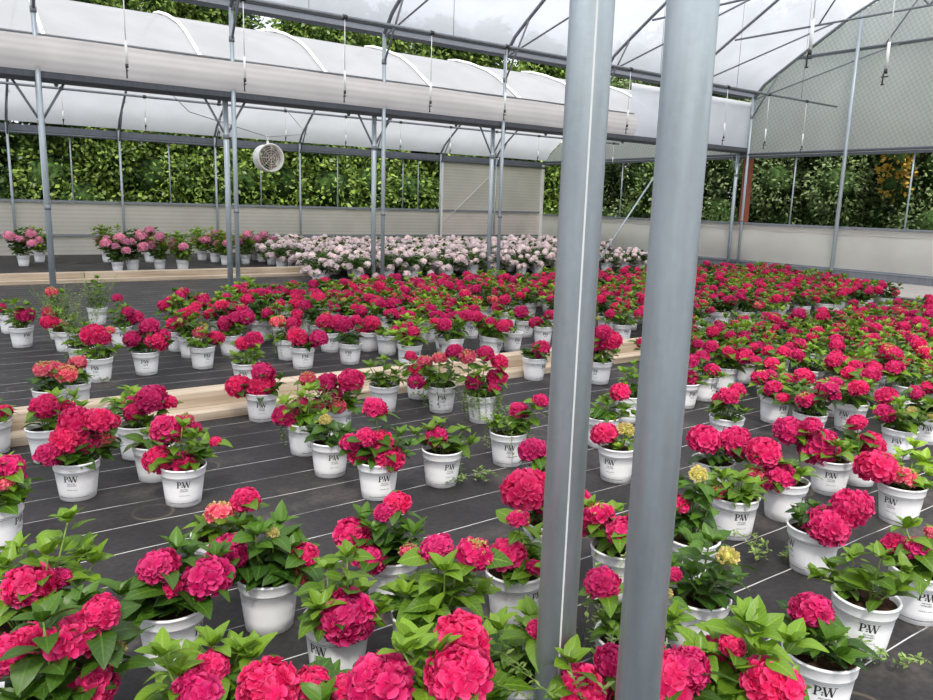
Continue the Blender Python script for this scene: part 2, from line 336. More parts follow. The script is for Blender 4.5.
def foliage(seed, heads, tufts, leaf=.115, hi=True, mats=('leaf', 'stem'), base_z=.172, wide=1.0, skirt=9):
    """stems run from the soil to every head and tuft, leaves in opposite pairs"""
    r = random.Random(seed); mb = MB(); rows, cols = (7, 4) if hi else (4, 2)
    tips = [(Vector(h[0]), True) for h in heads] + [(Vector(t), False) for t in tufts]
    for tip, flower in tips:
        b = Vector((tip.x*.25 + r.uniform(-.03, .03), tip.y*.25 + r.uniform(-.03, .03), base_z)); L = (tip-b).length
        mid = b.lerp(tip, .5) + Vector((tip.x, tip.y, 0))*.12 + Vector((0, 0, .02))
        pts = [b, b.lerp(mid, .6)+Vector((0, 0, .01)), mid, mid.lerp(tip, .55), tip]
        mb.tube(pts, [.0042, .004, .0036, .0032, .0026], 5, 1, tone=.5)
        def at(t):
            x = t*(len(pts)-1); i = min(int(x), len(pts)-2); return pts[i].lerp(pts[i+1], x-i)
        nn = max(2, int(L/.046)); ph = r.uniform(0, PI)
        for k in range(nn):
            t = .22 + .74*k/max(1, nn-1) if nn > 1 else .7
            if flower and t > .9: t = .88
            p = at(t); ph += PI/2 + r.uniform(-.3, .3)
            for s in (0, PI):
                if r.random() < .1: continue
                az = ph + s + r.uniform(-.25, .25); el = r.uniform(-.05, .45) + (.35*t if not flower else .05)
                ll = leaf*(1.0 - .35*t if not flower else .95)*r.uniform(.75, 1.15)
                dv = Vector((math.cos(az)*math.cos(el), math.sin(az)*math.cos(el), math.sin(el)))
                pet = p + dv*.018
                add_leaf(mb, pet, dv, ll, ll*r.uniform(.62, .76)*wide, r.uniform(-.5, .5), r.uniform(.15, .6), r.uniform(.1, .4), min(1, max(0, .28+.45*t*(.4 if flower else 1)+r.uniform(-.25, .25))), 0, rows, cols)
        if not flower:
            for k in range(5):
                az = ph + k*2.4; el = r.uniform(.5, 1.15); ll = leaf*r.uniform(.45, .8)
                dv = Vector((math.cos(az)*math.cos(el), math.sin(az)*math.cos(el), math.sin(el)))
                add_leaf(mb, tip, dv, ll, ll*.58*wide, r.uniform(-.4, .4), r.uniform(0, .35), .4, min(1, .75+r.uniform(-.15, .25)), 0, rows, cols)
    for k in range(skirt):
        az = k*2*PI/max(1, skirt) + r.uniform(-.3, .3); q = r.uniform(.02, .06); el = r.uniform(.15, .75); ll = leaf*r.uniform(.85, 1.2)
        b = Vector((q*math.cos(az), q*math.sin(az), r.uniform(.20, .26))); dv = Vector((math.cos(az)*math.cos(el), math.sin(az)*math.cos(el), math.sin(el)))
        mb.tube([(b.x*.5, b.y*.5, base_z), tuple(b)], .003, 4, 1)
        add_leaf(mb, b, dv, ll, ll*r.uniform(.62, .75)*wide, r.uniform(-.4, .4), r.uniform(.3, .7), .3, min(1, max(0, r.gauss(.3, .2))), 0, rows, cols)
    return mb.mesh('foliage', mats)
def weed_mesh(seed, n=16, h=.3, spread=.14, hang=.0):
    r = random.Random(seed); mb = MB()
    for i in range(n):
        a = r.uniform(0, 2*PI); q = r.uniform(.02, .09); b = Vector((q*math.cos(a), q*math.sin(a), .172)); lean = r.uniform(.3, 1)*spread
        down = r.random() < hang
        if down:
            pts = [b, Vector((.115*math.cos(a), .115*math.sin(a), .225)), Vector((.135*math.cos(a), .135*math.sin(a), .16)), Vector((.125*math.cos(a+.1), .125*math.sin(a+.1), .16-r.uniform(.04, .13)))]
        else:
            tip = b + Vector((math.cos(a)*lean, math.sin(a)*lean, r.uniform(.4, 1)*h)); pts = [b, b.lerp(tip, .5)+Vector((0, 0, .03)), tip]
        mb.tube(pts, .0014, 3, 1)
        for k in range(16):
            t = .15+.85*k/15*1.0; x = t*(len(pts)-1); j = min(int(x), len(pts)-2); p = pts[j].lerp(pts[j+1], x-j)
            az = r.uniform(0, 2*PI); el = r.uniform(-.2, .8); ll = r.uniform(.014, .036)
            add_leaf(mb, p, (math.cos(az)*math.cos(el), math.sin(az)*math.cos(el), math.sin(el)), ll, ll*.5, 0, .2, .2, r.random(), 0, 2, 2)
    return mb.mesh('weed', ('weed', 'stem'))
# ------------------------------------------------------------------ pot
POT = [(r_*.97, z_*.97) for r_, z_ in [(.080, 0), (.086, .003), (.092, .05), (.0985, .105), (.1045, .158), (.1085, .160), (.1095, .164), (.1115, .193), (.1150, .196), (.1160, .2005), (.1145, .204), (.108, .204), (.105, .198), (.100, .150)]]
mb = MB(); mb.lathe(POT, 40, 0, cap0=True); ME_POT = mb.mesh('pot', 'pot')
mb = MB(); r_ = random.Random(3); vs = [(0, 0, .178)]; fs = []
for k, rr in enumerate((.035, .07, .103)):
    for j in range(20): vs.append((rr*math.cos(2*PI*j/20), rr*math.sin(2*PI*j/20), .174 + r_.uniform(-.006, .008) - (.004 if k == 2 else 0)))
fs = [(0, 1+j, 1+(j+1) % 20) for j in range(20)] + [(1+k*20+j, 21+k*20+j, 21+k*20+(j+1) % 20, 1+k*20+(j+1) % 20) for k in range(2) for j in range(20)]
mb.add(vs, fs); ME_SOIL = mb.mesh('soil', 'soil')
def rad(z):
    for (r0, z0), (r1, z1) in zip(POT[1:6], POT[2:7]):
        if z0 <= z <= z1: return r0 + (r1-r0)*(z-z0)/max(1e-6, z1-z0)
    return .1
def print_mesh():
    mb = MB()
    def quad(pts):       # (u, v) in metres on the pot's skin, u to the right seen from outside (front = -Y)
        vs = []
        for u, v in pts:
            r = rad(v)+.0009; a = -PI/2 + u/r; vs.append((r*math.cos(a), r*math.sin(a), v))
        mb.add(vs, [tuple(range(len(vs)))], 0, smooth=False)
    def bar(x0, x1, y0, y1, n=1):
        for i in range(n):
            a = x0+(x1-x0)*i/n; b = x0+(x1-x0)*(i+1)/n; quad([(a, y0), (b, y0), (b, y1), (a, y1)])
    def stroke(a, b, w):
        (x0, y0), (x1, y1) = a, b; quad([(x0-w/2, y0), (x0+w/2, y0), (x1+w/2, y1), (x1-w/2, y1)])
    y0, y1 = .108, .140
    # P
    bar(-.031, -.025, y0, y1); bar(-.035, -.021, y0, y0+.0022); bar(-.035, -.025, y1-.0022, y1)
    cx, cy, ro, ri = -.0225, y1-.0088, .0088, .0052
    for k in range(7):
        a0 = -PI/2 + PI*k/7; a1 = -PI/2 + PI*(k+1)/7
        quad([(cx+ri*math.cos(a0), cy+ri*1.25*math.sin(a0)), (cx+(ro+.002)*math.cos(a0), cy+ro*math.sin(a0)), (cx+(ro+.002)*math.cos(a1), cy+ro*math.sin(a1)), (cx+ri*math.cos(a1), cy+ri*1.25*math.sin(a1))])
    bar(-.026, -.0225, y1-.0024, y1); bar(-.026, -.0225, y1-.0176, y1-.0152)
    # small leaf mark between the letters
    quad([(-.0125, y0+.012), (-.0085, y0+.015), (-.0045, y0+.0125), (-.0085, y0+.0095)]); quad([(-.0125, y0+.0045), (-.0085, y0+.008), (-.0045, y0+.005), (-.0085, y0+.002)])
    # W
    stroke((.0035, y0), (-.006, y1), .0062); stroke((.0035, y0), (.0125, y1), .0022); stroke((.0195, y0), (.0105, y1), .0062); stroke((.0195, y0), (.0285, y1), .0022)
    bar(-.0112, .0005, y1-.0018, y1); bar(.006, .0165, y1-.0018, y1); bar(.0235, .034, y1-.0018, y1)
    # lettering under the mark
    def text(s, size, cy_, x_c=0.0):
        cu = bpy.data.curves.new('t', 'FONT'); cu.body = s; cu.size = size; cu.align_x = 'CENTER'; cu.resolution_u = 2
        o = bpy.data.objects.new('t', cu); COL.objects.link(o); dg = bpy.context.evaluated_depsgraph_get(); ev = o.evaluated_get(dg); me = ev.to_mesh()
        for p in me.polygons: quad([(me.vertices[i].co.x+x_c, me.vertices[i].co.y+cy_) for i in p.vertices])
        ev.to_mesh_clear(); bpy.data.objects.remove(o); bpy.data.curves.remove(cu)
    text('PROVEN', .0095, .0955); text('WINNERS', .0095, .086)
    # unreadably small handwriting line and the fine line of print above the foot
    rr = random.Random(5); x = -.022
    while x < .022:
        w = rr.uniform(.002, .005); stroke((x, .064), (x+.002, .064+rr.uniform(.002, .006)), .0011); bar(x, x+w, .0645, .0655); x += w+.0012
    x = -.075
    while x < .075:
        w = rr.uniform(.001, .003); bar(x, x+w, .022, .0255); x += w+.0014
    # shadow line of the moulded groove is drawn by the grey ring below
    for k in range(40):
        a = 2*PI*k/40
    return mb.mesh('pot_print', 'print')
ME_PRINT = print_mesh()
mb = MB()
for zz in (.146,): mb.lathe([(rad(zz)+.0004, zz-.0008), (rad(zz)+.0014, zz), (rad(zz)+.0004, zz+.0008)], 40)
ME_RING = mb.mesh('pot_groove_shade', 'steel_dull')  # grey colour stands for the shade in the moulded groove
NUM = ['no', 'one', 'two', 'three', 'four', 'five', 'six', 'seven', 'eight', 'nine']
PLANTS = []     # (x, y) of every pot
def build_plant(name, loc, label, group, heads, fol, seed, yaw, cat='hydrangea', weeds=None, detail=True, tilt=0, scale=1.0, prnt=True):
    """heads: (local pos, radius, kind); fol: foliage mesh"""
    t = thing(name, label, cat, loc, 0, group); r = random.Random(seed)
    if tilt: t.rotation_euler = (r.uniform(-tilt, tilt), r.uniform(-tilt, tilt), 0)
    if scale != 1: t.scale = (scale,)*3
    p = link('pot', ME_POT, t, rot=(0, 0, yaw))
    if detail:
        link('pot_groove_shade', ME_RING, p)
        if prnt: link('pot_print', ME_PRINT, p)
        link('soil', ME_SOIL, t)
    if fol: link('foliage', fol, t)
    for i, (pos, rd, kind) in enumerate(heads):
        me = HEAD[kind][(seed+i) % len(HEAD[kind])]
        link('flower_bud' if kind == 'bud' else 'flower_head', me, t, loc=pos, rot=(r.uniform(-.4, .4), r.uniform(-.4, .4), r.uniform(0, 6.28)), scale=rd*r.uniform(.96, 1.04))
    if weeds: link('weed', weeds, t, rot=(0, 0, r.uniform(0, 6.28)))
    PLANTS.append((loc[0], loc[1])); return t
def to_local(base, x, y, fwd=0.0):
    """the point over pixel (x, y) in the upright plane through the pot, fwd metres nearer the viewer"""
    h = Vector((base[0], base[1], 0)); n = h.normalized(); d = ray(x, y); D = h.length - fwd
    t = D/(d.x*n.x + d.y*n.y); p = Vector((0, 0, EYE)) + d*t
    return p - Vector((base[0], base[1], 0)), t
# hero plants: mode, px, py (b = front foot of the pot, r = front of its rim), heads (x, y, width px, kind), tufts (x, y) or number, leaf material, logo turn, label, options
f, o_, pl, bd = 'full', 'open', 'pale', 'bud'
HERO = [
 ('b', 862, 658, [], [(830, 560), (852, 548), (880, 548), (905, 562), (868, 572), (845, 575), (893, 580), (815, 572)], 'leaf', 18, 'flowerless hydrangea in front right pot with bare brown soil showing', dict(leaf=.10, bare=1)),
 ('r', 824, 672, [(812, 612, 40, f)], [(790, 640), (830, 632), (842, 648), (800, 625)], 'leaf_dark', 14, 'small hydrangea with one bloom, pot cut by bottom edge at right', {}),
 ('b', 918, 625, [(893, 545, 24, f), (912, 548, 26, o_), (931, 533, 18, pl)], [(905, 520), (880, 565), (925, 560)], 'leaf', 22, 'hydrangea at right edge behind the flowerless front pot', {}),
 ('b', 814, 577, [(828, 527, 44, f), (851, 508, 40, f)], [(800, 508), (815, 500), (797, 520)], 'leaf_dark', -60, 'hydrangea with two big touching blooms above black fabric at right', dict(leaf=.08)),
 ('b', 735, 541, [(718, 492, 16, pl)], [(725, 470), (742, 474), (757, 482), (712, 482), (748, 492)], 'leaf', 22, 'leafy hydrangea with printed pot facing left, right of thick posts', {}),
 ('r', 694, 548, [(697, 474, 16, bd), (676, 505, 24, f)], [(675, 480), (712, 490), (690, 495), (700, 485)], 'leaf_dark', 90, 'dark leaved hydrangea with cream bud just right of second thick post', {}),
 ('r', 699, 610, [(726, 556, 20, bd), (672, 575, 16, f)], [(690, 535), (708, 532), (668, 560), (735, 575), (715, 570), (690, 565)], 'leaf_dark', 70, 'hydrangea with a single cream bud on a tall stem, right of posts', {}),
 ('r', 632, 655, [(604, 583, 36, f), (667, 594, 14, bd), (655, 575, 26, f)], [(605, 612), (615, 625), (670, 620), (650, 605), (675, 610)], 'leaf', -40, 'hydrangea straddling the second thick post with round leaves below bloom', dict(leaf=.09)),
 ('r', 620, 560, [(600, 515, 28, o_), (622, 533, 32, f), (640, 520, 24, f)], [(590, 500), (612, 505), (630, 545), (605, 540)], 'leaf', 80, 'hydrangea between the thick posts with pink and white opening bloom', {}),
 ('r', 515, 584, [(508, 556, 38, f), (519, 519, 22, o_), (536, 568, 18, f)], [(535, 530), (528, 548), (548, 560)], 'leaf', 60, 'hydrangea left of first thick post with hanging low bloom', {}),
 ('r', 548, 530, [(525, 490, 46, f), (545, 505, 26, f), (588, 543, 38, f), (580, 500, 24, f)], [(560, 480), (575, 520)], 'leaf', 90, 'hydrangea behind first thick post with one very large bloom', {}),
 ('b', 617, 484, [(604, 434, 26, f), (626, 430, 16, bd)], [(620, 445), (600, 448), (635, 440), (612, 450)], 'leaf_lime', -20, 'hydrangea between the thick posts with red bloom and cream bud', dict(leaf=.06)),
 ('r', 604, 421, [(620, 392, 20, f)], [(605, 395), (625, 405), (600, 408), (638, 412)], 'leaf', 90, 'hydrangea between the thick posts with single small bloom on top', {}),
 ('b', 507, 468, [(519, 411, 20, f), (541, 401, 16, f)], [(497, 415), (507, 425), (530, 420)], 'leaf', 10, 'weedy hydrangea left of first thick post, printed mark centred', dict(weeds=1)),
 ('r', 548, 478, [(532, 451, 28, f)], [(545, 460)], 'leaf', 90, 'hydrangea mostly behind first thick post with one round bloom', {}),
 ('b', 481, 424, [(468, 356, 18, pl), (486, 353, 16, f), (500, 362, 18, f), (497, 378, 20, f), (474, 381, 18, f), (494, 388, 14, f)], [(478, 370)], 'leaf', -50, 'hydrangea with pot covered by trailing weeds', dict(weeds=2)),
 ('b', 441, 414, [(416, 382, 17, f), (440, 358, 16, pl), (455, 352, 18, f), (425, 362, 16, pl)], [(430, 372), (450, 375)], 'leaf', 5, 'hydrangea with pale grassy weeds over its rim behind centre aisle', dict(weeds=1)),
 ('b', 441, 489, [(436, 436, 22, f)], [(415, 428), (440, 418), (462, 425), (470, 440), (425, 445), (455, 445), (430, 425)], 'leaf', 30, 'leafy hydrangea with single small bloom facing camera in centre aisle', {}),
 ('b', 378, 502, [(388, 459, 32, f), (361, 461, 28, f), (380, 442, 26, f), (352, 444, 24, f), (366, 438, 22, f), (375, 409, 25, f)], [(400, 430), (398, 448), (408, 440)], 'leaf_dark', 20, 'hydrangea with five clustered blooms low over its pot, centre aisle', {}),
 ('b', 330, 479, [(325, 420, 12, bd)], [(310, 430), (330, 425), (345, 428), (352, 440), (318, 440)], 'leaf_dark', 15, 'hydrangea with dark leaves and no red bloom in centre aisle', {}),
 ('b', 305, 457, [(286, 424, 26, f), (300, 405, 18, f)], [(285, 398), (300, 392), (312, 400), (322, 412), (295, 412), (308, 385)], 'leaf_lime', 40, 'lime leaved hydrangea with one round bloom at its left', dict(weeds=3)),
 ('b', 262, 423, [(239, 387, 26, f), (262, 396, 28, f), (263, 373, 24, f)], [(275, 385), (280, 375)], 'leaf_dark', 0, 'hydrangea with three blooms set against the timber curb', {}),
 ('r', 336, 410, [(327, 382, 22, f), (351, 380, 26, f), (332, 396, 20, f), (308, 378, 18, pl), (318, 405, 16, f), (338, 405, 18, pl)], [(345, 395), (358, 390), (352, 405)], 'leaf', 60, 'many bloomed hydrangea against timber curb right of three bloom plant', {}),
 ('b', 184, 508, [(166, 430, 34, f), (159, 460, 30, f), (182, 463, 28, f), (214, 441, 12, f)], [(190, 432), (205, 440), (200, 455), (193, 445), (180, 420)], 'leaf', 3, 'hydrangea with three large blooms over fully seen printed pot, left', {}),
 ('b', 124, 442, [(134, 421, 20, f)], [(130, 385), (125, 395), (138, 390), (120, 405)], 'leaf_lime', 90, 'lime leaved hydrangea in front of timber curb, left', {}),
 ('b', 138, 461, [(150, 399, 30, f), (135, 412, 24, f), (168, 402, 16, f)], [(130, 400), (145, 420)], 'leaf', 90, 'hydrangea between the lime leaved one and the three bloom pot', {}),
 ('b', 156, 483, [(186, 420, 16, pl), (195, 428, 14, f)], [(150, 430), (200, 430), (175, 440)], 'leaf', 90, 'hydrangea pressed behind the three bloom printed pot', {}),
 ('b', 79, 502, [(75, 421, 30, f), (98, 421, 30, f), (66, 440, 28, f), (86, 442, 30, f), (104, 437, 22, pl), (48, 455, 26, f), (110, 422, 18, f)], [(115, 448), (60, 462), (75, 465), (108, 460)], 'leaf_dark', -20, 'hydrangea crowded with seven blooms on left, printed pot', {}),
 ('r', 48, 432, [(46, 407, 26, f), (68, 407, 14, f)], [(55, 392), (75, 392), (82, 402), (45, 420), (62, 400)], 'leaf', 90, 'lime and red hydrangea behind the seven bloom one by curb', {}),
 ('r', -4, 512, [(10, 467, 28, f), (3, 483, 22, pl), (20, 478, 14, f)], [(5, 458), (20, 490), (12, 495)], 'leaf', 60, 'hydrangea cut by left edge in front of the curb', {}),
 ('b', -6, 456, [(3, 413, 18, f)], [(0, 405)], 'leaf', 90, 'hydrangea cut by left edge beside the end of curb', {}),
 ('r', 22, 640, [(32, 586, 50, f), (62, 580, 24, f)], [(20, 540), (70, 512), (8, 555), (50, 545), (85, 545), (95, 555), (35, 555), (75, 560)], 'leaf', 60, 'tall leafy hydrangea at left edge with one wide bloom', dict(leaf=.11)),
 ('r', 60, 730, [(10, 655, 42, f), (38, 640, 36, f), (75, 640, 56, f), (103, 615, 36, f), (93, 685, 52, f), (118, 652, 20, bd)], [(20, 690), (62, 685), (85, 590), (45, 610), (70, 600)], 'leaf_dark', 60, 'nearest hydrangea in bottom left corner with huge blooms', dict(leaf=.12)),
 ('r', 172, 622, [(158, 567, 38, f), (207, 578, 46, f), (172, 588, 20, f)], [(120, 585), (190, 545), (175, 540), (215, 548), (140, 600), (125, 610), (185, 595)], 'leaf_dark', 60, 'hydrangea with two blooms over a shaded pot, front left', dict(leaf=.125)),
 ('b', 270, 637, [(228, 553, 38, f), (240, 570, 28, f), (304, 555, 26, f), (300, 576, 22, pl), (272, 533, 12, bd)], [(255, 525), (280, 515), (295, 540), (262, 560), (285, 568), (240, 520), (292, 585), (262, 585)], 'leaf_dark', 35, 'large dark leaved hydrangea with plain side of pot facing, front left', dict(leaf=.125, noprint=1)),
 ('r', 220, 545, [(219, 513, 28, pl), (245, 500, 26, f)], [(225, 535), (205, 540)], 'leaf', 90, 'hydrangea with small opening bloom behind large dark leaved one', {}),
 ('r', 337, 636, [(347, 617, 52, f), (325, 655, 14, f)], [(325, 560), (345, 548), (315, 590), (345, 580), (365, 600), (360, 635), (320, 600), (375, 640)], 'leaf', -35, 'hydrangea with one wide bloom and visible print, front centre', dict(leaf=.11)),
 ('r', 392, 566, [(353, 534, 36, f), (398, 503, 28, f), (410, 551, 20, pl), (366, 570, 36, f), (385, 512, 20, f), (372, 586, 30, f)], [(375, 520), (400, 530), (415, 525), (385, 545), (365, 510), (380, 560)], 'leaf_dark', 80, 'hydrangea with five blooms standing in centre foreground', {}),
 ('r', 425, 632, [(437, 549, 34, f), (475, 553, 36, o_)], [(405, 585), (420, 578), (445, 560), (460, 580), (480, 600), (440, 590), (400, 610), (455, 570), (430, 605)], 'leaf', 80, 'broad leafy hydrangea in centre foreground with blooms behind leaves', dict(leaf=.115)),
 ('r', 460, 735, [(462, 640, 54, f), (460, 677, 64, f)], [(415, 635), (430, 680), (405, 640), (490, 690), (440, 640)], 'leaf', 80, 'foreground hydrangea with two stacked round blooms at bottom centre', dict(leaf=.12)),
 ('r', 372, 745, [(378, 684, 66, f), (345, 690, 34, f)], [(400, 690), (352, 705), (330, 700)], 'leaf_dark', 80, 'bottom edge hydrangea with one very large bloom, centre left', dict(leaf=.12)),
 ('r', 292, 760, [(270, 688, 56, f), (312, 688, 44, f)], [(325, 690), (295, 705)], 'leaf_dark', 80, 'bottom edge hydrangea with two wide blooms left of large bloom', dict(leaf=.12)),
 ('r', 212, 745, [(215, 665, 34, f), (200, 690, 50, f)], [(215, 632), (240, 640), (195, 650), (180, 660), (232, 650), (175, 690), (222, 690), (255, 645), (165, 640)], 'leaf', 80, 'light green hydrangea with red stems at bottom, left of centre', dict(leaf=.11)),
 ('r', 520, 690, [(538, 632, 20, f)], [(500, 620), (525, 618), (490, 650), (515, 640), (548, 650), (535, 610)], 'leaf', -50, 'leafy hydrangea left of the first thick post at bottom', {}),
 ('r', 585, 745, [(583, 690, 54, f), (612, 662, 34, f)], [(570, 650), (610, 690)], 'leaf', 80, 'bottom edge hydrangea between the thick posts', dict(weeds=4)),
 ('r', 668, 760, [(668, 680, 66, f), (690, 668, 40, f)], [(650, 690), (700, 700)], 'leaf_dark', 80, 'bottom edge hydrangea with broad bloom right of second thick post', {}),
 ('r', 745, 740, [(712, 658, 46, f), (770, 682, 62, f), (730, 645, 26, f)], [(715, 625), (745, 610), (760, 640), (740, 660), (790, 630), (725, 680), (785, 680), (700, 640), (755, 620)], 'leaf', 80, 'light green leaved foreground hydrangea at bottom right with deep red bloom', dict(leaf=.13)),
 ('b', 836, 417, [(828, 389, 25, f), (804, 390, 17, f)], [(850, 375), (840, 382)], 'leaf', 90, 'hydrangea with one ball bloom over plain white pot, right field', dict(noprint=1)),
 ('b', 832, 496, [(817, 461, 40, f), (790, 430, 28, f), (812, 426, 20, f)], [(845, 448), (800, 470), (838, 440), (842, 462)], 'leaf', 10, 'hydrangea with large ruffled bloom, print on pot half shown, right field', {}),
 ('b', 862, 487, [(871, 452, 26, f), (858, 423, 18, f)], [(860, 440), (848, 450), (850, 465)], 'leaf', 90, 'shaded hydrangea between two printed pots, right field', dict(noprint=1)),
 ('b', 903, 526, [(878, 468, 38, f), (905, 477, 26, pl)], [(905, 450), (925, 455), (895, 485), (930, 470), (915, 440), (890, 455)], 'leaf_lime', -22, 'lime leaved hydrangea with printed pot near right edge', {}),
 ('b', 786, 523, [(778, 478, 34, f), (765, 452, 32, f), (758, 475, 20, pl)], [(750, 470), (800, 482)], 'leaf', 70, 'hydrangea with drooping pinkish bloom behind the two bloom pot', {}),
 ('r', 716, 466, [(704, 438, 32, f), (735, 441, 32, f)], [(715, 450), (740, 455)], 'leaf_dark', 90, 'hydrangea with twin ball blooms right of second thick post', {}),
 ('r', 730, 421, [(728, 397, 20, f), (737, 390, 16, f), (718, 400, 14, f)], [(715, 408), (745, 408)], 'leaf', 90, 'hydrangea with small speckled blooms behind the twin ball one', {}),
 ('b', 686, 409, [(689, 378, 18, f), (690, 361, 16, f)], [(700, 390)], 'leaf', 40, 'hydrangea with two stacked blooms touching the second thick post', {}),
 ('b', 706, 402, [(712, 371, 16, f), (702, 357, 14, f)], [(710, 385), (720, 380)], 'leaf', 50, 'hydrangea right of the stacked bloom one by second post', {}),
 # beyond the timber curb
 ('r', 50, 392, [(44, 369, 20, pl), (66, 373, 22, pl), (55, 366, 14, pl)], [(50, 382), (40, 384)], 'leaf_dark', 90, 'hydrangea with salmon pink blooms just behind left end of the near curb', {}),
 ('r', 74, 386, [(78, 363, 18, pl)], [(70, 378), (80, 376)], 'leaf', 90, 'half hidden hydrangea right of the salmon pink bloomed one', {}),
 ('b', 23, 348, [(25, 315, 18, f)], [(15, 300), (28, 302), (10, 308), (35, 310), (20, 308)], 'leaf', 30, 'hydrangea at far left behind curb with one small bloom', {}),
 ('b', 11, 334, [(0, 308, 10, f)], [(5, 300), (15, 298)], 'leaf', 90, 'hydrangea hidden behind the far left single bloom one', {}),
 ('b', 100, 383, [(93, 335, 24, f), (102, 338, 16, f)], [(80, 350), (110, 348), (92, 350), (118, 345), (105, 352)], 'leaf', -18, 'hydrangea with flat red bloom behind left end of curb', {}),
 ('b', 83, 371, [(110, 330, 10, pl)], [(75, 330), (85, 322), (70, 340)], 'leaf', 90, 'weedy hydrangea behind the flat red bloom one', dict(weeds=5)),
 ('b', 67, 352, [(60, 325, 14, pl), (50, 322, 16, f)], [(60, 310), (75, 315)], 'leaf', 90, 'hydrangea overgrown with fine weeds at left, beyond curb', dict(weeds=5)),
 ('b', 60, 340, [(52, 292, 12, pl), (50, 312, 14, f)], [(55, 300), (62, 290)], 'leaf', 90, 'tall weedy hydrangea at left with reddish tips, beyond curb', dict(weeds=5)),
 ('r', 97, 309, [], [(92, 280), (100, 285), (97, 275)], 'leaf', 90, 'flowerless tall leafy pot standing in the far aisle, left', dict(weeds=5)),
 ('b', 122, 347, [(135, 318, 17, f), (118, 298, 10, f), (128, 312, 12, f)], [(112, 310), (125, 305), (120, 318)], 'leaf', 10, 'hydrangea behind left three bloom pot beyond the curb', {}),
 ('b', 147, 376, [(133, 339, 18, f), (157, 341, 22, f), (150, 327, 20, f), (163, 335, 14, f)], [(140, 348), (170, 340)], 'leaf_dark', -6, 'hydrangea with four blooms and printed pot, left beyond the curb', {}),
 ('b', 203, 370, [(200, 333, 15, pl), (216, 338, 17, f)], [(188, 338), (195, 342), (205, 330)], 'leaf', 25, 'hydrangea with two blooms and printed pot, left beyond curb', {}),
 ('b', 178, 352, [(178, 325, 14, f), (184, 316, 18, f)], [(165, 318), (190, 320)], 'leaf', 90, 'hydrangea behind and between the two printed pots beyond curb', {}),
 ('b', 231, 356, [(226, 323, 16, f), (236, 318, 14, f), (246, 318, 18, f)], [(243, 328), (238, 332)], 'leaf', 30, 'hydrangea with blue green leaves and three blooms beyond curb', {}),
 ('r', 246, 365, [(243, 343, 16, f), (254, 339, 18, f)], [(235, 352), (250, 350)], 'leaf_lime', -10, 'low lime leaved hydrangea close behind the curb', {}),
 ('b', 303, 370, [(297, 337, 20, f), (318, 339, 20, f)], [(305, 345), (310, 342)], 'leaf_dark', 15, 'hydrangea with twin round blooms and printed pot beyond curb', {}),
 ('b', 288, 361, [(278, 322, 16, pl), (293, 324, 16, f)], [(280, 335), (270, 340)], 'leaf', 90, 'hydrangea behind the twin round bloom one', dict(weeds=3)),
 ('b', 330, 353, [(325, 322, 18, f), (338, 323, 18, f)], [(345, 328)], 'leaf', 20, 'hydrangea with joined blooms right of twin round bloom one', {}),
 ('b', 350, 365, [(345, 324, 16, f), (356, 320, 12, f)], [(340, 335), (355, 335), (348, 338)], 'leaf_dark', -5, 'leafy hydrangea with printed pot just behind curb, centre left', {}),
 ('b', 369, 352, [(372, 324, 18, f), (363, 330, 14, f)], [(378, 330)], 'leaf', 90, 'hydrangea second pot right of printed leafy one behind curb', {}),
 ('b', 387, 356, [(400, 332, 20, f), (408, 328, 18, f), (398, 340, 16, f)], [(385, 335), (380, 340)], 'leaf', 90, 'hydrangea with mass of blooms behind the flowerless one on curb', {}),
 ('r', 384, 388, [], [(370, 362), (385, 356), (400, 362), (395, 370), (378, 372), (365, 372), (405, 372)], 'leaf', 90, 'flowerless leafy hydrangea overlapping the timber curb in centre', {}),
 ('b', 419, 400, [(416, 381, 16, f), (411, 356, 12, f)], [(425, 365), (412, 368)], 'leaf', 90, 'hydrangea right of flowerless one overlapping the curb', {}),
 ('b', 495, 351, [(482, 322, 17, f), (484, 333, 10, f)], [(495, 325), (500, 330)], 'leaf', 90, 'hydrangea left of the tiny leafy pot beyond curb', {}),
 ('b', 512, 352, [], [(510, 334), (515, 337), (507, 338)], 'leaf_lime', 40, 'tiny low leafed pot without bloom just beyond the curb', dict(leaf=.06)),
 ('b', 525, 338, [(521, 312, 15, f)], [(515, 315), (528, 318)], 'leaf', 20, 'hydrangea right behind the tiny leafy pot', {}),
 ('b', 508, 328, [(498, 313, 12, f), (505, 300, 12, f)], [(500, 305)], 'leaf', 20, 'hydrangea in second rank behind the tiny leafy pot', {}),
 ('b', 543, 345, [(536, 323, 14, f), (550, 315, 12, f)], [(545, 325)], 'leaf', 20, 'hydrangea with ball bloom at left rim beside first thick post', {}),
 ('b', 534, 381, [(540, 349, 19, f)], [(525, 350), (535, 345), (530, 357), (545, 357)], 'leaf_dark', 60, 'small hydrangea with one bloom in front of curb by first post', {}),
 ('b', 600, 385, [(603, 333, 18, f), (612, 341, 20, f), (598, 345, 18, f)], [(592, 352), (605, 352), (615, 350), (598, 358)], 'leaf', -20, 'hydrangea just right of the first thick post in front of curb', {}),
 ('r', 632, 398, [(650, 380, 12, f)], [(625, 368), (640, 375), (635, 360), (645, 385), (625, 382)], 'leaf', 90, 'lush leafy hydrangea left of the second thick post', {}),
]
WEEDS = {1: weed_mesh(1, 26, .14, .12, .3), 2: weed_mesh(2, 46, .12, .1, .75), 3: weed_mesh(3, 26, .26, .16, .3), 4: weed_mesh(4, 22, .26, .2, .1), 5: weed_mesh(5, 34, .42, .2, .15)}
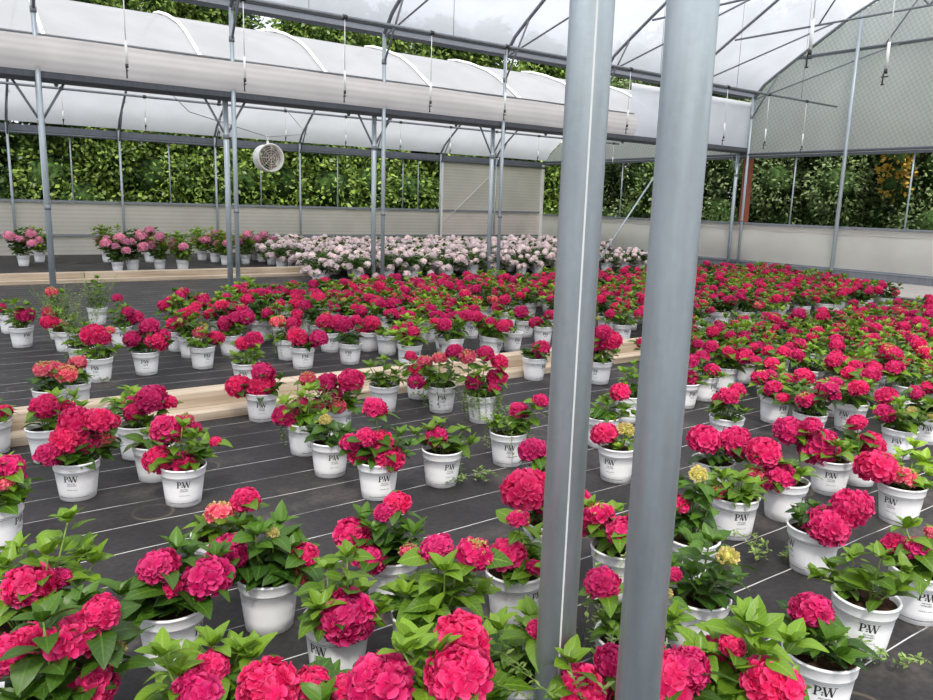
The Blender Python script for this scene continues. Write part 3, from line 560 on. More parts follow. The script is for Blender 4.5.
for i, (mode, px, py, heads, tufts, lm, turn, label, op) in enumerate(HERO):
    px -= max(0, px-500)*.016
    g = ground(px, py, 0 if mode == 'b' else .196); h = Vector((g.x, g.y, 0)); h += h.normalized()*(.085 if mode == 'b' else .115)
    rr = random.Random(100+i); hl = []
    for (x, y, w, kind) in heads:
        fw = rr.uniform(-.03, .07) + (.05 if y > py-60 and mode == 'r' else 0)
        pos, dep = to_local(h, x, y, fw); rd = w*dep/F/2*1.03
        if pos.z < .2: pos.z = .2 + rd*.4
        hl.append((tuple(pos), rd, kind))
    tl = []
    for q in tufts:
        pos, dep = to_local(h, q[0], q[1], rr.uniform(-.12, .10)); pos.z = max(pos.z-.035, .21); tl.append(tuple(pos))
    fm = foliage(200+i, hl, tl, op.get('leaf', .105), h.length < 4.5, (lm, 'stem'), skirt=0 if op.get('bare') else (9 if heads or len(tufts) > 3 else 4))
    yaw = math.atan2(h.y, h.x) - PI/2 + math.radians(turn) + rr.uniform(-.05, .05)
    build_plant('potted_hydrangea', (h.x, h.y, 0), label, None, hl, fm, i, yaw, weeds=WEEDS.get(op.get('weeds')), prnt=not op.get('noprint'), tilt=.02)
N_HERO = len(HERO)
# ------------------------------------------------------------------ field rows (variants with shared meshes)
def variant(seed, nh, nt, lm, kinds, leafsz=.11, hi=False, rr_=(.045, .072), spread=.18, zz=(.31, .44), wide=1.0):
    r = random.Random(seed); hl = []; tl = []
    for k in range(nh):
        a = 2*PI*(k+r.uniform(-.25, .25))/max(1, nh) + seed; q = spread*r.uniform(.55, 1.05) if nh > 1 else .03
        hl.append(((q*math.cos(a), q*math.sin(a), r.uniform(*zz) - q*.25), r.uniform(*rr_), r.choice(kinds)))
        if hl[-1][2] == 'bud': hl[-1] = (hl[-1][0], .026, 'bud')
    for k in range(nt):
        a = 2*PI*(k+.5+r.uniform(-.3, .3))/nt + seed; q = spread*r.uniform(.3, 1.0); tl.append((q*math.cos(a), q*math.sin(a), r.uniform(zz[0]-.05, zz[1]-.04)))
    return hl, foliage(seed*13+1, hl, tl, leafsz, hi, (lm, 'stem'), wide=wide)
VAR = [variant(s, n, t, lm, ks) for s, n, t, lm, ks in [
    (1, 4, 6, 'leaf', ['full']), (2, 5, 5, 'leaf_dark', ['full', 'full', 'open']), (3, 3, 7, 'leaf', ['full', 'pale']), (4, 6, 5, 'leaf', ['full']),
    (5, 5, 6, 'leaf_lime', ['full', 'open']), (6, 4, 7, 'leaf_dark', ['full', 'full', 'pale']), (7, 6, 4, 'leaf_dark', ['full']), (8, 2, 8, 'leaf_lime', ['full', 'bud']),
    (9, 5, 5, 'leaf', ['full', 'full', 'bud']), (10, 4, 6, 'leaf', ['full', 'open'])]]
ORD = ['zeroth', 'first', 'second', 'third', 'fourth', 'fifth', 'sixth', 'seventh', 'eighth', 'ninth', 'tenth', 'eleventh', 'twelfth', 'thirteenth', 'fourteenth', 'fifteenth', 'sixteenth', 'seventeenth', 'eighteenth', 'nineteenth', 'twentieth']
def ordn(n):
    return ORD[n] if n <= 20 else {2: 'twenty-', 3: 'thirty-', 4: 'forty-'}[n//10] + ORD[n % 10] if n % 10 else {3: 'thirtieth', 4: 'fortieth'}[n//10]
def free(x, y, d=.36): return all((x-a)**2+(y-b)**2 > d*d for a, b in PLANTS)
def inpoly(x, y, P):
    c = False; j = len(P)-1
    for i in range(len(P)):
        if (P[i][1] > y) != (P[j][1] > y) and x < (P[j][0]-P[i][0])*(y-P[i][1])/(P[j][1]-P[i][1])+P[i][0]: c = not c
        j = i
    return c
def bloomword(hl):
    n = len(hl); return NUM[n]
RV = random.Random(21); cnt = 0; SLOTS = []
for row in range(9):
    y = 5.98 + .445*row; n = 0
    xmin = float(np.interp(y, [5.98, 6.5, 7.2, 8.5, 9.6], [3.1, 2.3, 1.75, 2.0, 3.3])); xmax = min(14.6, 11.9 + (y-4.6)*.62)
    x = xmin + RV.uniform(0, .2)
    while x < xmax:
        px, py = RV.uniform(-.07, .07)+x, RV.uniform(-.09, .09)+y; x += .47 if row < 8 else .52
        u = proj((px, py, .35))
        if u[0] > 945: break
        if not free(px, py): continue
        n += 1; hl, fm = VAR[RV.randrange(len(VAR))]
        leafy = sum(1 for q in hl if q[2] != 'bud')
        PLANTS.append((px, py))
        SLOTS.append((math.hypot(px, py), dict(name='potted_hydrangea', loc=(px, py, 0), label='%s bloomed red hydrangea, %s from left in %s row beyond the near timber curb' % (NUM[leafy], ordn(n), ordn(row+1)),
                    group='red hydrangeas beyond the near curb', heads=hl, fol=fm, seed=cnt, yaw=RV.uniform(-1.2, 1.2)+math.atan2(py, px)-PI/2, tilt=.05, scale=RV.uniform(.98, 1.16), detail=row < 3)))
        cnt += 1
PF2 = [(655, 338), (655, 372), (735, 385), (745, 415), (760, 440), (800, 455), (840, 452), (890, 462), (912, 490), (952, 515), (952, 300), (880, 312)]
for row in range(8):
    y = 4.75 - .43*row; n = 0; x = 3.6 + (row % 2)*.22
    while x < 12:
        px, py = RV.uniform(-.06, .06)+x, RV.uniform(-.06, .06)+y; x += .46
        u = proj((px, py, 0.1))
        if u[0] > 950: break
        if not inpoly(u[0], u[1], PF2) or not free(px, py, .34): continue
        n += 1; hl, fm = VAR[RV.randrange(len(VAR))]
        leafy = sum(1 for q in hl if q[2] != 'bud')
        PLANTS.append((px, py))
        SLOTS.append((math.hypot(px, py), dict(name='potted_hydrangea', loc=(px, py, 0), label='%s bloomed red hydrangea, %s from left in %s row before the curb, right field' % (NUM[leafy], ordn(n), ordn(row+1)),
                    group='red hydrangeas in the right field', heads=hl, fol=fm, seed=cnt, yaw=RV.uniform(-1.2, 1.2)+math.atan2(py, px)-PI/2, tilt=.04, scale=RV.uniform(.95, 1.1))))
        cnt += 1
SLOTS.sort(key=lambda q: q[0])
CAP = 300 - N_HERO
for _, kw in SLOTS[:CAP]: build_plant(**kw)
def mesh_data(me):
    nv, nl, npy = len(me.vertices), len(me.loops), len(me.polygons)
    co_ = np.zeros(nv*3, np.float32); me.vertices.foreach_get('co', co_); li = np.zeros(nl, np.int32); me.loops.foreach_get('vertex_index', li)
    lt = np.zeros(npy, np.int32); me.polygons.foreach_get('loop_total', lt); mi = np.zeros(npy, np.int32); me.polygons.foreach_get('material_index', mi)
    uv = np.zeros(nl*2, np.float32); me.uv_layers[0].data.foreach_get('uv', uv); tn = np.zeros(nv, np.float32); me.attributes['tone'].data.foreach_get('value', tn)
    return co_.reshape(-1, 3), li, lt, mi, uv, tn, [m for m in me.materials]
CACHE = {}
def join(name, items):
    """one mesh out of (mesh, 4x4 matrix) pairs"""
    mats = []; C, L, T, MI, U, TN = [], [], [], [], [], []; off = 0
    for me, mw in items:
        if me.name not in CACHE: CACHE[me.name] = mesh_data(me)
        c, li, lt, mi, uv, tn, ms = CACHE[me.name]; A = np.array(mw)
        C.append(c @ A[:3, :3].T + A[:3, 3]); L.append(li+off); T.append(lt); U.append(uv); TN.append(tn); off += len(c)
        idx = []
        for m in ms:
            if m not in mats: mats.append(m)
            idx.append(mats.index(m))
        MI.append(np.array(idx)[mi])
    C, L, T, MI, U, TN = map(np.concatenate, (C, L, T, MI, U, TN))
    me = bpy.data.meshes.new(name); me.vertices.add(len(C)); me.vertices.foreach_set('co', C.astype(np.float32).ravel())
    me.loops.add(len(L)); me.loops.foreach_set('vertex_index', L.astype(np.int32)); me.polygons.add(len(T))
    me.polygons.foreach_set('loop_start', np.concatenate(([0], np.cumsum(T)[:-1])).astype(np.int32))
    for m in mats: me.materials.append(m)
    me.polygons.foreach_set('material_index', MI.astype(np.int32)); me.update(calc_edges=True); me.polygons.foreach_set('use_smooth', [True]*len(T))
    u = me.uv_layers.new(name='UVMap'); u.data.foreach_set('uv', U.astype(np.float32)); a = me.attributes.new('tone', 'FLOAT', 'POINT'); a.data.foreach_set('value', TN.astype(np.float32)); me.update()
    return link(name, me)
FAR_HEAD = [head_mesh('flower_head', 'full', 81+i, 34, sz=.5) for i in range(3)]
items = []
for _, kw in SLOTS[CAP:]:
    mw = Matrix.Translation(kw['loc']) @ Matrix.Diagonal((kw['scale'],)*3+(1,)) @ Matrix.Rotation(kw['seed']*1.3, 4, 'Z')
    items.append((ME_POT, mw)); items.append((kw['fol'], mw))
    for j, (pos, rd, kind) in enumerate(kw['heads']): items.append((FAR_HEAD[j % 3], mw @ Matrix.Translation(pos) @ Matrix.Diagonal((rd, rd, rd, 1))))
tag(join('hydrangea_bed', items), 'dense farthest spread of red hydrangeas along the rear and right of the bed', 'flower bed', kind='stuff')
print('HERO', N_HERO, 'FIELD', cnt)
# pale block and the pink group in the far bay
VW = [variant(q, 22, 6, 'leaf_dark', ['white'], .10, False, (.040, .062), .31, (.17, .48)) for q in (31, 32, 33)]
VP = [variant(q, n, m, lm, ['pink'], .13, False, (.075, .105), .24, (.46, .74)) for q, n, m, lm in ((41, 5, 9, 'leaf'), (42, 7, 8, 'leaf_dark'), (43, 2, 14, 'leaf_lime'))]
wc = 0
for row in range(9):
    y = 13.0 + .64*row; n = 0; x = 5.95 + .09*row + (row % 2)*.3
    while x < min(16.6, 12.0+row*.9):
        px, py = x+RV.uniform(-.1, .1), y+RV.uniform(-.1, .1); x += .68
        if 14.0 < py < 14.6 and px < 6.8: continue
        n += 1; hl, fm = VW[RV.randrange(3)]
        build_plant('pale_hydrangea', (px, py, 0), 'pale pink and white hydrangea, %s from left in %s row of the pale block' % (ordn(n), ordn(row+1)), 'pale hydrangeas in the far bay', hl, fm, wc, RV.uniform(-1, 1)+math.atan2(py, px)-PI/2, scale=RV.uniform(1.2, 1.4), detail=False, cat='hydrangea'); wc += 1
for row in range(2):      # thin tail of the pale block toward the end wall
    for n in range(4):
        px, py = 13.3+.62*n+row*.2, 12.9+.7*row; hl, fm = VW[RV.randrange(3)]
        build_plant('pale_hydrangea', (px, py, 0), 'pale hydrangea, %s from left of %s row between the thick posts' % (ordn(n+1), ('near', 'rear')[row]), 'pale hydrangeas by the gutter line', hl, fm, wc, 0, detail=False, scale=1.15); wc += 1
for k, (px, py, v, s, lb) in enumerate([
    (24, 266, 1, 1.35, 'pink hydrangea standing alone at far left before back wall'), (40, 262, 2, 1.3, 'leafy pink hydrangea behind the far left post'),
    (108, 262, 2, 2.0, 'tall leafy green hydrangea at left end of the pink group'), (133, 271, 1, 1.7, 'mauve pink hydrangea with most blooms in the pink group'),
    (150, 262, 0, 1.7, 'pink hydrangea behind the mauve one in far bay'), (160, 270, 0, 1.35, 'pink hydrangea second pot right of the mauve one'),
    (183, 271, 2, 1.5, 'bright green hydrangea on right of the pink group'), (202, 260, 2, 1.4, 'green hydrangea with pale pot near back wall'),
    (215, 262, 0, 1.3, 'salmon pink hydrangea near back wall left of post'), (226, 265, 2, 1.4, 'leafy hydrangea directly left of the double post'),
    (246, 264, 0, 1.4, 'pink hydrangea directly right of the double post'), (118, 272, 1, 1.0, 'low pink hydrangea at front left of the pink group'),
    (262, 262, 0, 1.2, 'light hydrangea joining pink group to pale block')]):
    g = ground(px, py); hl, fm = VP[v]
    build_plant('pink_hydrangea', (g.x, g.y, 0), lb, None, hl, fm, k, 0, detail=False, scale=min(1.15, .75+s*.25))
# ------------------------------------------------------------------ building frame
YG, YB, YN, XE = 12.6, 20.6, 1.72, 17.9      # gutter line, back wall, near gutter line, end wall
XS = -9.6                                    # how far the house runs on to the left
def st(o, **kw): o['kind'] = 'structure'; return o
mb = MB(); mb.add([(XS, -10, 0), (XE+.1, -10, 0), (XE+.1, YB+.1, 0), (XS, YB+.1, 0)], [(0, 1, 2, 3)]); st(mb.obj('floor', 'floor'))
mb = MB(); mb.box((14.9, -10, .002), (XE, 12.0, .03)); st(mb.obj('floor_edge', 'concrete'))
mb = MB(); mb.add([(-60, -40, -.06), (80, -40, -.06), (80, 80, -.06), (-60, 80, -.06)], [(0, 1, 2, 3)]); st(mb.obj('ground', 'grass'))
# roof shapes: (distance from the springing as share of the half width, rise share)
PROF = [(0, 0), (.05, .125), (.12, .225), (.24, .385), (.33, .50), (.45, .655), (.57, .775), (.75, .90), (.9, .975), (1, 1)]
def arch_pts(ya, yb, z0, rise):
    half = (ya-yb)/2; a = [(ya-half*d, z0+rise*q) for d, q in PROF]; b = [(yb+half*d, z0+rise*q) for d, q in reversed(PROF[:-1])]
    return a+b
A_NEAR = arch_pts(12.42, YN+.1, 4.38, 2.45)
A_FAR = arch_pts(20.5, 12.80, 3.0, 1.93)
A_CAM = arch_pts(YN-.1, -9.3, 4.38, 2.45)
def roof(name, arch, off=.04, mat='film'):
    mb = MB(); xs = [XS + (XE-XS)*i/12 for i in range(13)]; n = len(arch)
    vs = [(x, y, z+off) for x in xs for y, z in arch]
    mb.add(vs, [(i*n+j, i*n+j+1, (i+1)*n+j+1, (i+1)*n+j) for i in range(12) for j in range(n-1)])
    return st(mb.obj(name, mat))
roof('ceiling', A_NEAR); roof('ceiling', A_FAR, mat='farfilm'); roof('ceiling', A_CAM, mat='clearfilm')  # last roof is unseen, its film cleared so direct light reaches the foreground
BAYX = [1.5+2.72*k for k in range(-3, 7)]; BAYX[-1] = 17.8
# steel bows of the near bay
for k, x in enumerate(BAYX):
    t = thing('roof_bow', 'curved near roof bow above %s' % ('the end wall corner' if k == 9 else 'tall gutter post over %s' % ['the outer left', 'the outer left', 'the left margin', 'the far left post', 'the double post left of fan', 'the centre left double post', 'the third double post', 'the first thick post', 'the second thick post'][k]), 'roof bow', (x, 0, 0), 0, 'steel roof bows of the near bay')
    mb = MB(); mb.tube([(0, y, z) for y, z in A_NEAR], .033, 8); mb.obj('bow_pipe', 'steel_dull', t)
    mb = MB(); mb.tube([(0, 11.15, 5.24), (0, 2.98, 5.24)], .021, 6); mb.obj('tie_pipe', 'steel_dull', t)
    mb = MB(); mb.tube([(0, 12.40, 3.92), (0, 11.75, 4.92)], .02, 6); mb.obj('knee_brace', 'steel_dull', t)
    for a, b in (((9.2, 5.24), (8.3, 6.55)), ((7.1, 5.24), (8.3, 6.55)), ((7.1, 5.24), (5.9, 6.55)), ((4.9, 5.24), (5.9, 6.55)), ((12.38, 4.35), (8.9, 5.22))):
        mb = MB(); mb.tube([(0, a[0], a[1]), (0, b[0], b[1])], .017, 6); mb.obj('web_brace', 'steel_dull', t)
# tall bow posts and gutter posts
wh = ['outside the left edge', 'outside the left edge', 'outside the left edge', 'at far left', 'left of the hanging fan', 'at centre left', 'before the corner panels', 'behind the first thick post', 'behind the second thick post', 'at the end wall']
for k, x in enumerate(BAYX):
    if k < 3: continue
    t = thing('bow_post', 'tall slim galvanized post carrying a roof bow, %s' % wh[k], 'post', (x, 12.42, 0))
    mb = MB(); mb.tube([(0, 0, 0), (0, 0, 4.42)], .036, 10); mb.obj('pipe', 'steel', t)
    mb = MB()
    mb.tube([(0, 0, 3.88), (0, 0, 3.96)], .044, 10); mb.obj('clamp', 'steel_dull', t)
    mb = MB(); mb.tube([(0, 0, 1.24), (0, 0, 1.30)], .044, 10); mb.obj('clamp', 'steel_dull', t)
    t = thing('gutter_post', 'short galvanized post with two V braces under the gutter, %s' % wh[k], 'post', (x+(.03 if k == 3 else -.04), YG+.1, 0))
    mb = MB(); mb.tube([(0, 0, 0), (0, 0, 3.05)], .045, 10); mb.obj('pipe', 'steel', t)
    mb = MB(); mb.tube([(0, 0, 2.42), (0, 0, 2.49)], .054, 10); mb.obj('clamp', 'steel_dull', t)
    mb = MB(); mb.tube([(0, 0, 2.46), (-.34, 0, 3.05)], .018, 6); mb.obj('brace', 'steel_dull', t)
    mb = MB(); mb.tube([(0, 0, 2.46), (.34, 0, 3.05)], .018, 6); mb.obj('brace', 'steel_dull', t)
# near thick posts
def near_post(px, w, label):
    d = ray(px, 350); dep = .1*F/w; p = Vector((0, 0, EYE)) + d*dep
    t = thing('galvanized_post', label, 'post', (p.x, p.y, 0))
    mb = MB(); mb.tube([(0, 0, 0), (0, 0, 4.4)], .05, 40); mb.obj('pipe', 'steel', t)
    mb = MB(); mb.box((-.0022, -.0502, .0), (.0022, -.0494, 4.4))
    if label.startswith('left'): mb.obj('weld_seam', 'steel_bright', t, rot=(0, 0, math.atan2(p.y, p.x)-PI/2+.22))
    mb = MB(); mb.lathe([(.05, 0), (.075, 0), (.075, .02), (.05, .03)], 24); mb.obj('collar', 'steel_dull', t)
near_post(572.5, 41.5, 'left of the two thick galvanized posts close to the viewer')
near_post(665, 47.5, 'right of the two thick galvanized posts close to the viewer')
# gutter, eave beam, curtain rims
mb = MB(); x0, x1 = XS, XE
g = [(YG-.16, 3.14), (YG-.14, 3.05), (YG-.06, 3.01), (YG+.10, 3.01), (YG+.16, 3.05), (YG+.18, 3.15), (YG+.165, 3.15), (YG+.14, 3.07), (YG-.12, 3.07), (YG-.145, 3.14)]
n = len(g); mb.add([(x, y, z) for x in (x0, x1) for y, z in g], [(i, (i+1) % n, n+(i+1) % n, n+i) for i in range(n)], smooth=False)
st(mb.obj('trim_1', 'gutter'))
mb = MB(); g = [(YG-.1, 4.62), (YG-.1, 4.42), (YG+.02, 4.38), (YG+.14, 4.42), (YG+.16, 4.5), (YG+.0, 4.62)]
n = len(g); mb.add([(x, y, z) for x in (x0, x1) for y, z in g], [(i, (i+1) % n, n+(i+1) % n, n+i) for i in range(n)], smooth=False)
mb.tube([(x0, 12.36, 4.50), (x1, 12.36, 4.50)], .028, 8); st(mb.obj('trim_2', 'gutter'))
for yy in (YN, -9.3):
    mb = MB(); mb.box((x0, yy-.12, 4.3), (x1, yy+.12, 4.5)); st(mb.obj('trim_3', 'gutter'))
# the rolled curtain hanging over the gutter, sagging like a bag
t = thing('rolled_curtain', 'long beige rolled side curtain sagging above the middle gutter', 'curtain', (0, 0, 0))
mb = MB(); prof = []
for i in range(13):
    a = i/12; prof.append((YG-.17-.16*math.sin(PI*a)**.8, 3.13+.47*a))
xs = [XS + (13.4-XS)*i/60 for i in range(61)]; n = len(prof)
vs = [(x, y + .015*math.sin(x*2.3+j*.5), z + (.012*math.sin(x*1.7) if 0 < j < n-1 else 0)) for x in xs for j, (y, z) in enumerate(prof)]
mb.add(vs, [(i*n+j, (i+1)*n+j, (i+1)*n+j+1, i*n+j+1) for i in range(60) for j in range(n-1)]); mb.obj('curtain_sheet', 'valance', t)
mb = MB(); mb.tube([(XS, YG-.18, 3.61), (13.4, YG-.18, 3.61)], .016, 6); mb.obj('curtain_rod', 'steel_dull', t)
mb = MB(); mb.add([(13.4, YG-.05, 3.12), (XE, YG-.05, 3.12), (XE, YG-.05, 4.3), (13.4, YG-.05, 4.3)], [(0, 1, 2, 3)]); st(mb.obj('wall_gutter_side', 'sidefilm'))
# far bay bows, wall posts
FX = [-.6, 1.77, 4.12, 6.44, 8.79, 11.13, 13.5, 15.7]
fw = ['outside the left edge', 'at far left edge', 'above the pink flowers', 'left of the fan', 'right of the fan', 'behind the centre double post', 'at the corner panels', 'inside the corner panels']
for k, x in enumerate(FX):
    t = thing('wall_bow', 'slim back wall post with curved roof bow, %s' % fw[k], 'post', (x, 0, 0), 0)
    mb = MB(); mb.tube([(0, 20.48, 0), (0, 20.48, 3.0)], .03, 8); mb.obj('pipe', 'steel', t)
    mb = MB(); mb.tube([(0, y, z) for y, z in A_FAR], .028, 8); mb.obj('bow_pipe', 'steel_dull', t)
    mb = MB(); mb.tube([(0, 20.46, 2.75), (0, 19.75, 3.75)], .017, 6); mb.obj('knee_brace', 'steel_dull', t)
    mb = MB(); mb.tube([(0, 19.4, 3.92), (0, 13.8, 3.92)], .014, 6); mb.obj('tie_pipe', 'steel_dull', t)
    mb = MB(); mb.tube([(0, y, z+.08) for y, z in A_FAR[len(A_FAR)//2:]], .03, 6); mb.obj('lit_rib_rod', 'white_paint', t)  # added white rod; its colour stands for ribs showing bright through the film
for k, x in enumerate([.6, 3.05, 5.3, 7.7, 10.0, 12.2, 12.75, 14.5]):
    mb = MB(); mb.tube([(0, 0, 1.28), (0, 0, 2.85)], .018, 6)
    tag(mb.obj('screen_post', 'steel', loc=(x, YB, 0)), 'thin steel upright in the back wall opening, %s from the left' % ordn(k+1), 'post', 'thin uprights in the back wall opening')
# back wall
def wavy_wall(name, mat, A, B, z0, z1, seed, bulge=.05, nx=60, nz=6, toward=-1, axis='y'):
    r = random.Random(seed); mb = MB(); vs = []
    for i in range(nx+1):
        s = i/nx
        for j in range(nz+1):
            q = j/nz; off = toward*bulge*math.sin(PI*q)*(1+.3*math.sin(s*40+seed)) + .01*math.sin(s*130)
            X = A[0]+(B[0]-A[0])*s; Y = A[1]+(B[1]-A[1])*s; Z = z0+(z1-z0)*q
            vs.append((X, Y+off, Z) if axis == 'y' else (X+off, Y, Z))
    n = nz+1; mb.add(vs, [(i*n+j, (i+1)*n+j, (i+1)*n+j+1, i*n+j+1) for i in range(nx) for j in range(nz)])
    return st(mb.obj(name, mat))
wavy_wall('wall_back', 'wallfilm', (XS, YB), (XE, YB), .47, 1.26, 1, .03)
wavy_wall('wall_back', 'wallfilm', (XS, YB+.03), (XE, YB+.03), .0, .47, 2, .01)
mb = MB(); mb.box((XS, YB-.05, 1.24), (XE, YB+.05, 1.30)); mb.box((XS, YB-.04, .45), (XE, YB-.0, .50)); st(mb.obj('trim_4', 'steel_dull'))
mb = MB(); mb.box((XS, YB-.07, 2.84), (XE, YB+.05, 2.98)); mb.tube([(XS, YB-.08, 2.80), (XE, YB-.08, 2.80)], .03, 8); st(mb.obj('trim_5', 'gutter'))
mb = MB(); mb.add([(13.62, YB-.02, .1), (XE, YB-.02, .1), (XE, YB-.02, 2.86), (13.62, YB-.02, 2.86)], [(0, 1, 2, 3)]); st(mb.obj('wall_back_panel', 'wallfilm'))
mb = MB(); mb.box((13.55, YB-.06, 0), (13.65, YB+.0, 2.86)); mb.box((XE-.16, YB-.08, 0), (XE-.04, YB-.02, 2.9)); mb.tube([(13.7, YB-.06, .9), (15.6, YB-.06, 2.5)], .012, 5); st(mb.obj('trim_6', 'white_paint'))
mb = MB(); mb.box((XS-.1, -10, 0), (XS, YB, 1.3)); st(mb.obj('wall_left', 'endcurtain'))
# end wall: base board, curtain, grey rail, opening, gable sheets
YR = -10
wavy_wall('wall_right', 'endcurtain', (XE, YB), (XE, YR), .24, 1.06, 3, .07, axis='x', toward=-1, nx=90)
mb = MB(); mb.box((XE-.02, YR, .0), (XE+.06, YB, .24)); st(mb.obj('baseboard_right', 'steel_dull'))
mb = MB(); mb.add([(XE-.02, YB, 1.04), (XE-.02, YR, 1.04), (XE-.02, YR, 1.2), (XE-.02, YB, 1.2)], [(0, 1, 2, 3)]); st(mb.obj('wall_right_band', 'valance'))
mb = MB(); mb.box((XE-.05, YR, 1.18), (XE+.05, YB, 1.23)); mb.tube([(XE-.08, YR, .2), (XE-.08, YB, .2)], .02, 6); st(mb.obj('trim_7', 'steel_dull'))
mb = MB(); mb.box((XE-.04, YR, 2.88), (XE+.05, YB, 2.94)); mb.tube([(XE-.1, YR, 2.98), (XE-.1, YB, 2.98)], .03, 8); st(mb.obj('trim_8', 'gutter'))
def gable(arch, z0):
    mb = MB(); n = len(arch); vs = [(XE, y, z0) for y, z in arch] + [(XE, y, z) for y, z in arch]
    mb.add(vs, [(i, i+1, n+i+1, n+i) for i in range(n-1)], smooth=False); return st(mb.obj('wall_gable', 'gable'))
gable([(YG, 4.38)]+A_NEAR+[(YN, 4.38)], 2.9); gable([(YB, 3.0)]+A_FAR+[(YG, 3.0)], 2.9); gable([(YN, 4.38)]+A_CAM, 2.9)
mb = MB(); mb.tube([(XE-.06, 11.3, 5.22), (XE-.06, 2.8, 5.22)], .03, 6); st(mb.obj('trim_9', 'steel_dull'))
mb = MB(); mb.tube([(0, 0, 0), (0, 0, 5.98)], .045, 10)
t = tag(mb.obj('gable_post', 'steel', loc=(XE-.12, 9.8, 0)), 'tall galvanized gable post rising from the right field to roof', 'post')
for k, yy in enumerate([19.4, 18.2, 16.9, 15.2, 13.9, 11.1, 8.3]):
    mb = MB(); mb.tube([(0, 0, 1.22), (0, 0, 2.9)], .02, 6)
    tag(mb.obj('screen_post', 'steel', loc=(XE, yy, 0)), 'thin steel upright in the end wall opening, %s from the corner' % ordn(k+1), 'post', 'thin uprights in the end wall opening')
mb = MB(); mb.box((-.09, -.09, 0), (.09, .09, 2.9)); mb.box((-.11, -.02, 0), (.11, .02, 2.9))
tag(mb.obj('steel_column', 'rust', loc=(XE+.25, 12.62, 0)), 'red brown steel column just outside the end wall opening', 'column')
mb = MB(); mb.tube([(12.45, YG-.06, .02), (15.0, YG-.06, 3.0)], .02, 6)
tag(mb.obj('diagonal_brace', 'steel'), 'slanting steel brace seen between the two thick posts', 'brace')
# ------------------------------------------------------------------ irrigation
def tube_drop(x, y, z0, ln, label, group, wire=True):
    t = thing('mist_dropper', label, 'sprinkler dropper', (x, y, 0), 0, group)
    mb = MB(); mb.tube([(0, 0, z0), (0, 0, z0-ln*.62)], .006, 6); mb.obj('drop_tube', 'hose', t)
    mb = MB(); mb.tube([(0, 0, z0-ln*.62), (0, 0, z0-ln*.86)], .016, 8); mb.obj('weight', 'hose', t)
    mb = MB(); mb.tube([(0, 0, z0-ln*.86), (0, 0, z0-ln*.9)], .018, 8); mb.tube([(0, .02, z0-ln*.9), (0, .02, z0-ln)], .008, 6); mb.tube([(0, -.03, z0-ln*.93), (0, .04, z0-ln*.93)], .007, 6); mb.tube([(0, .0, z0-ln), (0, .035, z0-ln)], .007, 6); mb.obj('nozzle', 'black', t)
def line(y, z, xa, xb, name_label, where, start, step, ln, n):
    t = thing('irrigation_pipe', name_label, 'pipe', (0, 0, 0))
    mb = MB(); mb.tube([(xa, y, z), (xb, y, z)], .024, 8); mb.obj('pipe', 'steel_dull', t)
    for k in range(n):
        x = start+step*k
        if x < xb: 
            mb = MB(); mb.tube([(x-.03, y, z), (x+.03, y, z)], .034, 8); mb.obj('clamp', 'black', t)
            tube_drop(x, y, z-.02, ln, 'white sprinkler dropper on %s, %s from the left' % (where, ordn(k+1)), 'droppers on '+where)
line(9.9, 3.93, XS, 17.35, 'long grey irrigation pipe under the near roof, ending before gable', 'the near irrigation pipe', .72, 1.4, 1.08, 12)
line(4.2, 3.93, XS, 17.35, 'grey irrigation pipe high at the right under near roof', 'the high right irrigation pipe', 4.0, 1.4, 1.08, 8)
line(16.6, 3.40, XS, 17.35, 'thin irrigation pipe under the far bay roof behind the gutter', 'the far bay irrigation pipe', .9, 1.475, .62, 12)
# roof support wires
for k in range(7):
    x = 2.1+2.3*k; mb = MB(); mb.tube([(x, 9.9, 3.95), (x, 9.9, 6.0)], .004, 4)
    tag(mb.obj('support_wire', 'steel_dull'), 'thin vertical wire holding the near irrigation pipe, %s from left' % ordn(k+1), 'wire', 'wires holding the near pipe')
# ------------------------------------------------------------------ hanging fan
d = ray(268, 158); P = Vector((0, 0, EYE)) + d*(16.2/ (d.y))
yaw = math.atan2(P.y, P.x) - PI/2 + .42
t = thing('circulation_fan', 'round white fan hanging from cable before the trees', 'fan', tuple(P), yaw)
def ring(mb, r, y, th, n=28, mi=0): mb.tube([(r*math.cos(2*PI*j/n), y, r*math.sin(2*PI*j/n)) for j in range(n+1)], th, 6, mi, caps=False)
mb = MB(); n = 32
prof = [(.285, -.17), (.30, -.16), (.285, -.13), (.27, .0), (.285, .15), (.27, .16), (.262, 0), (.272, -.16), (.285, -.17)]
vs = [(r*math.cos(2*PI*j/n), y, r*math.sin(2*PI*j/n)) for r, y in prof for j in range(n)]; k = len(prof)
mb.add(vs, [(i*n+j, i*n+(j+1) % n, (i+1)*n+(j+1) % n, (i+1)*n+j) for i in range(k-1) for j in range(n)]); mb.obj('shroud', 'white_paint', t)
mb = MB()
for q in (.07, .12, .17, .22, .26): ring(mb, q, -.165, .003)
for j in range(8): mb.tube([(0, -.165, 0), (.275*math.cos(j*PI/4), -.165, .275*math.sin(j*PI/4))], .004, 4)
mb.obj('front_grille', 'white_paint', t)
mb = MB(); mb.tube([(0, -.12, 0), (0, .12, 0)], .06, 14); mb.obj('motor', 'blade', t)
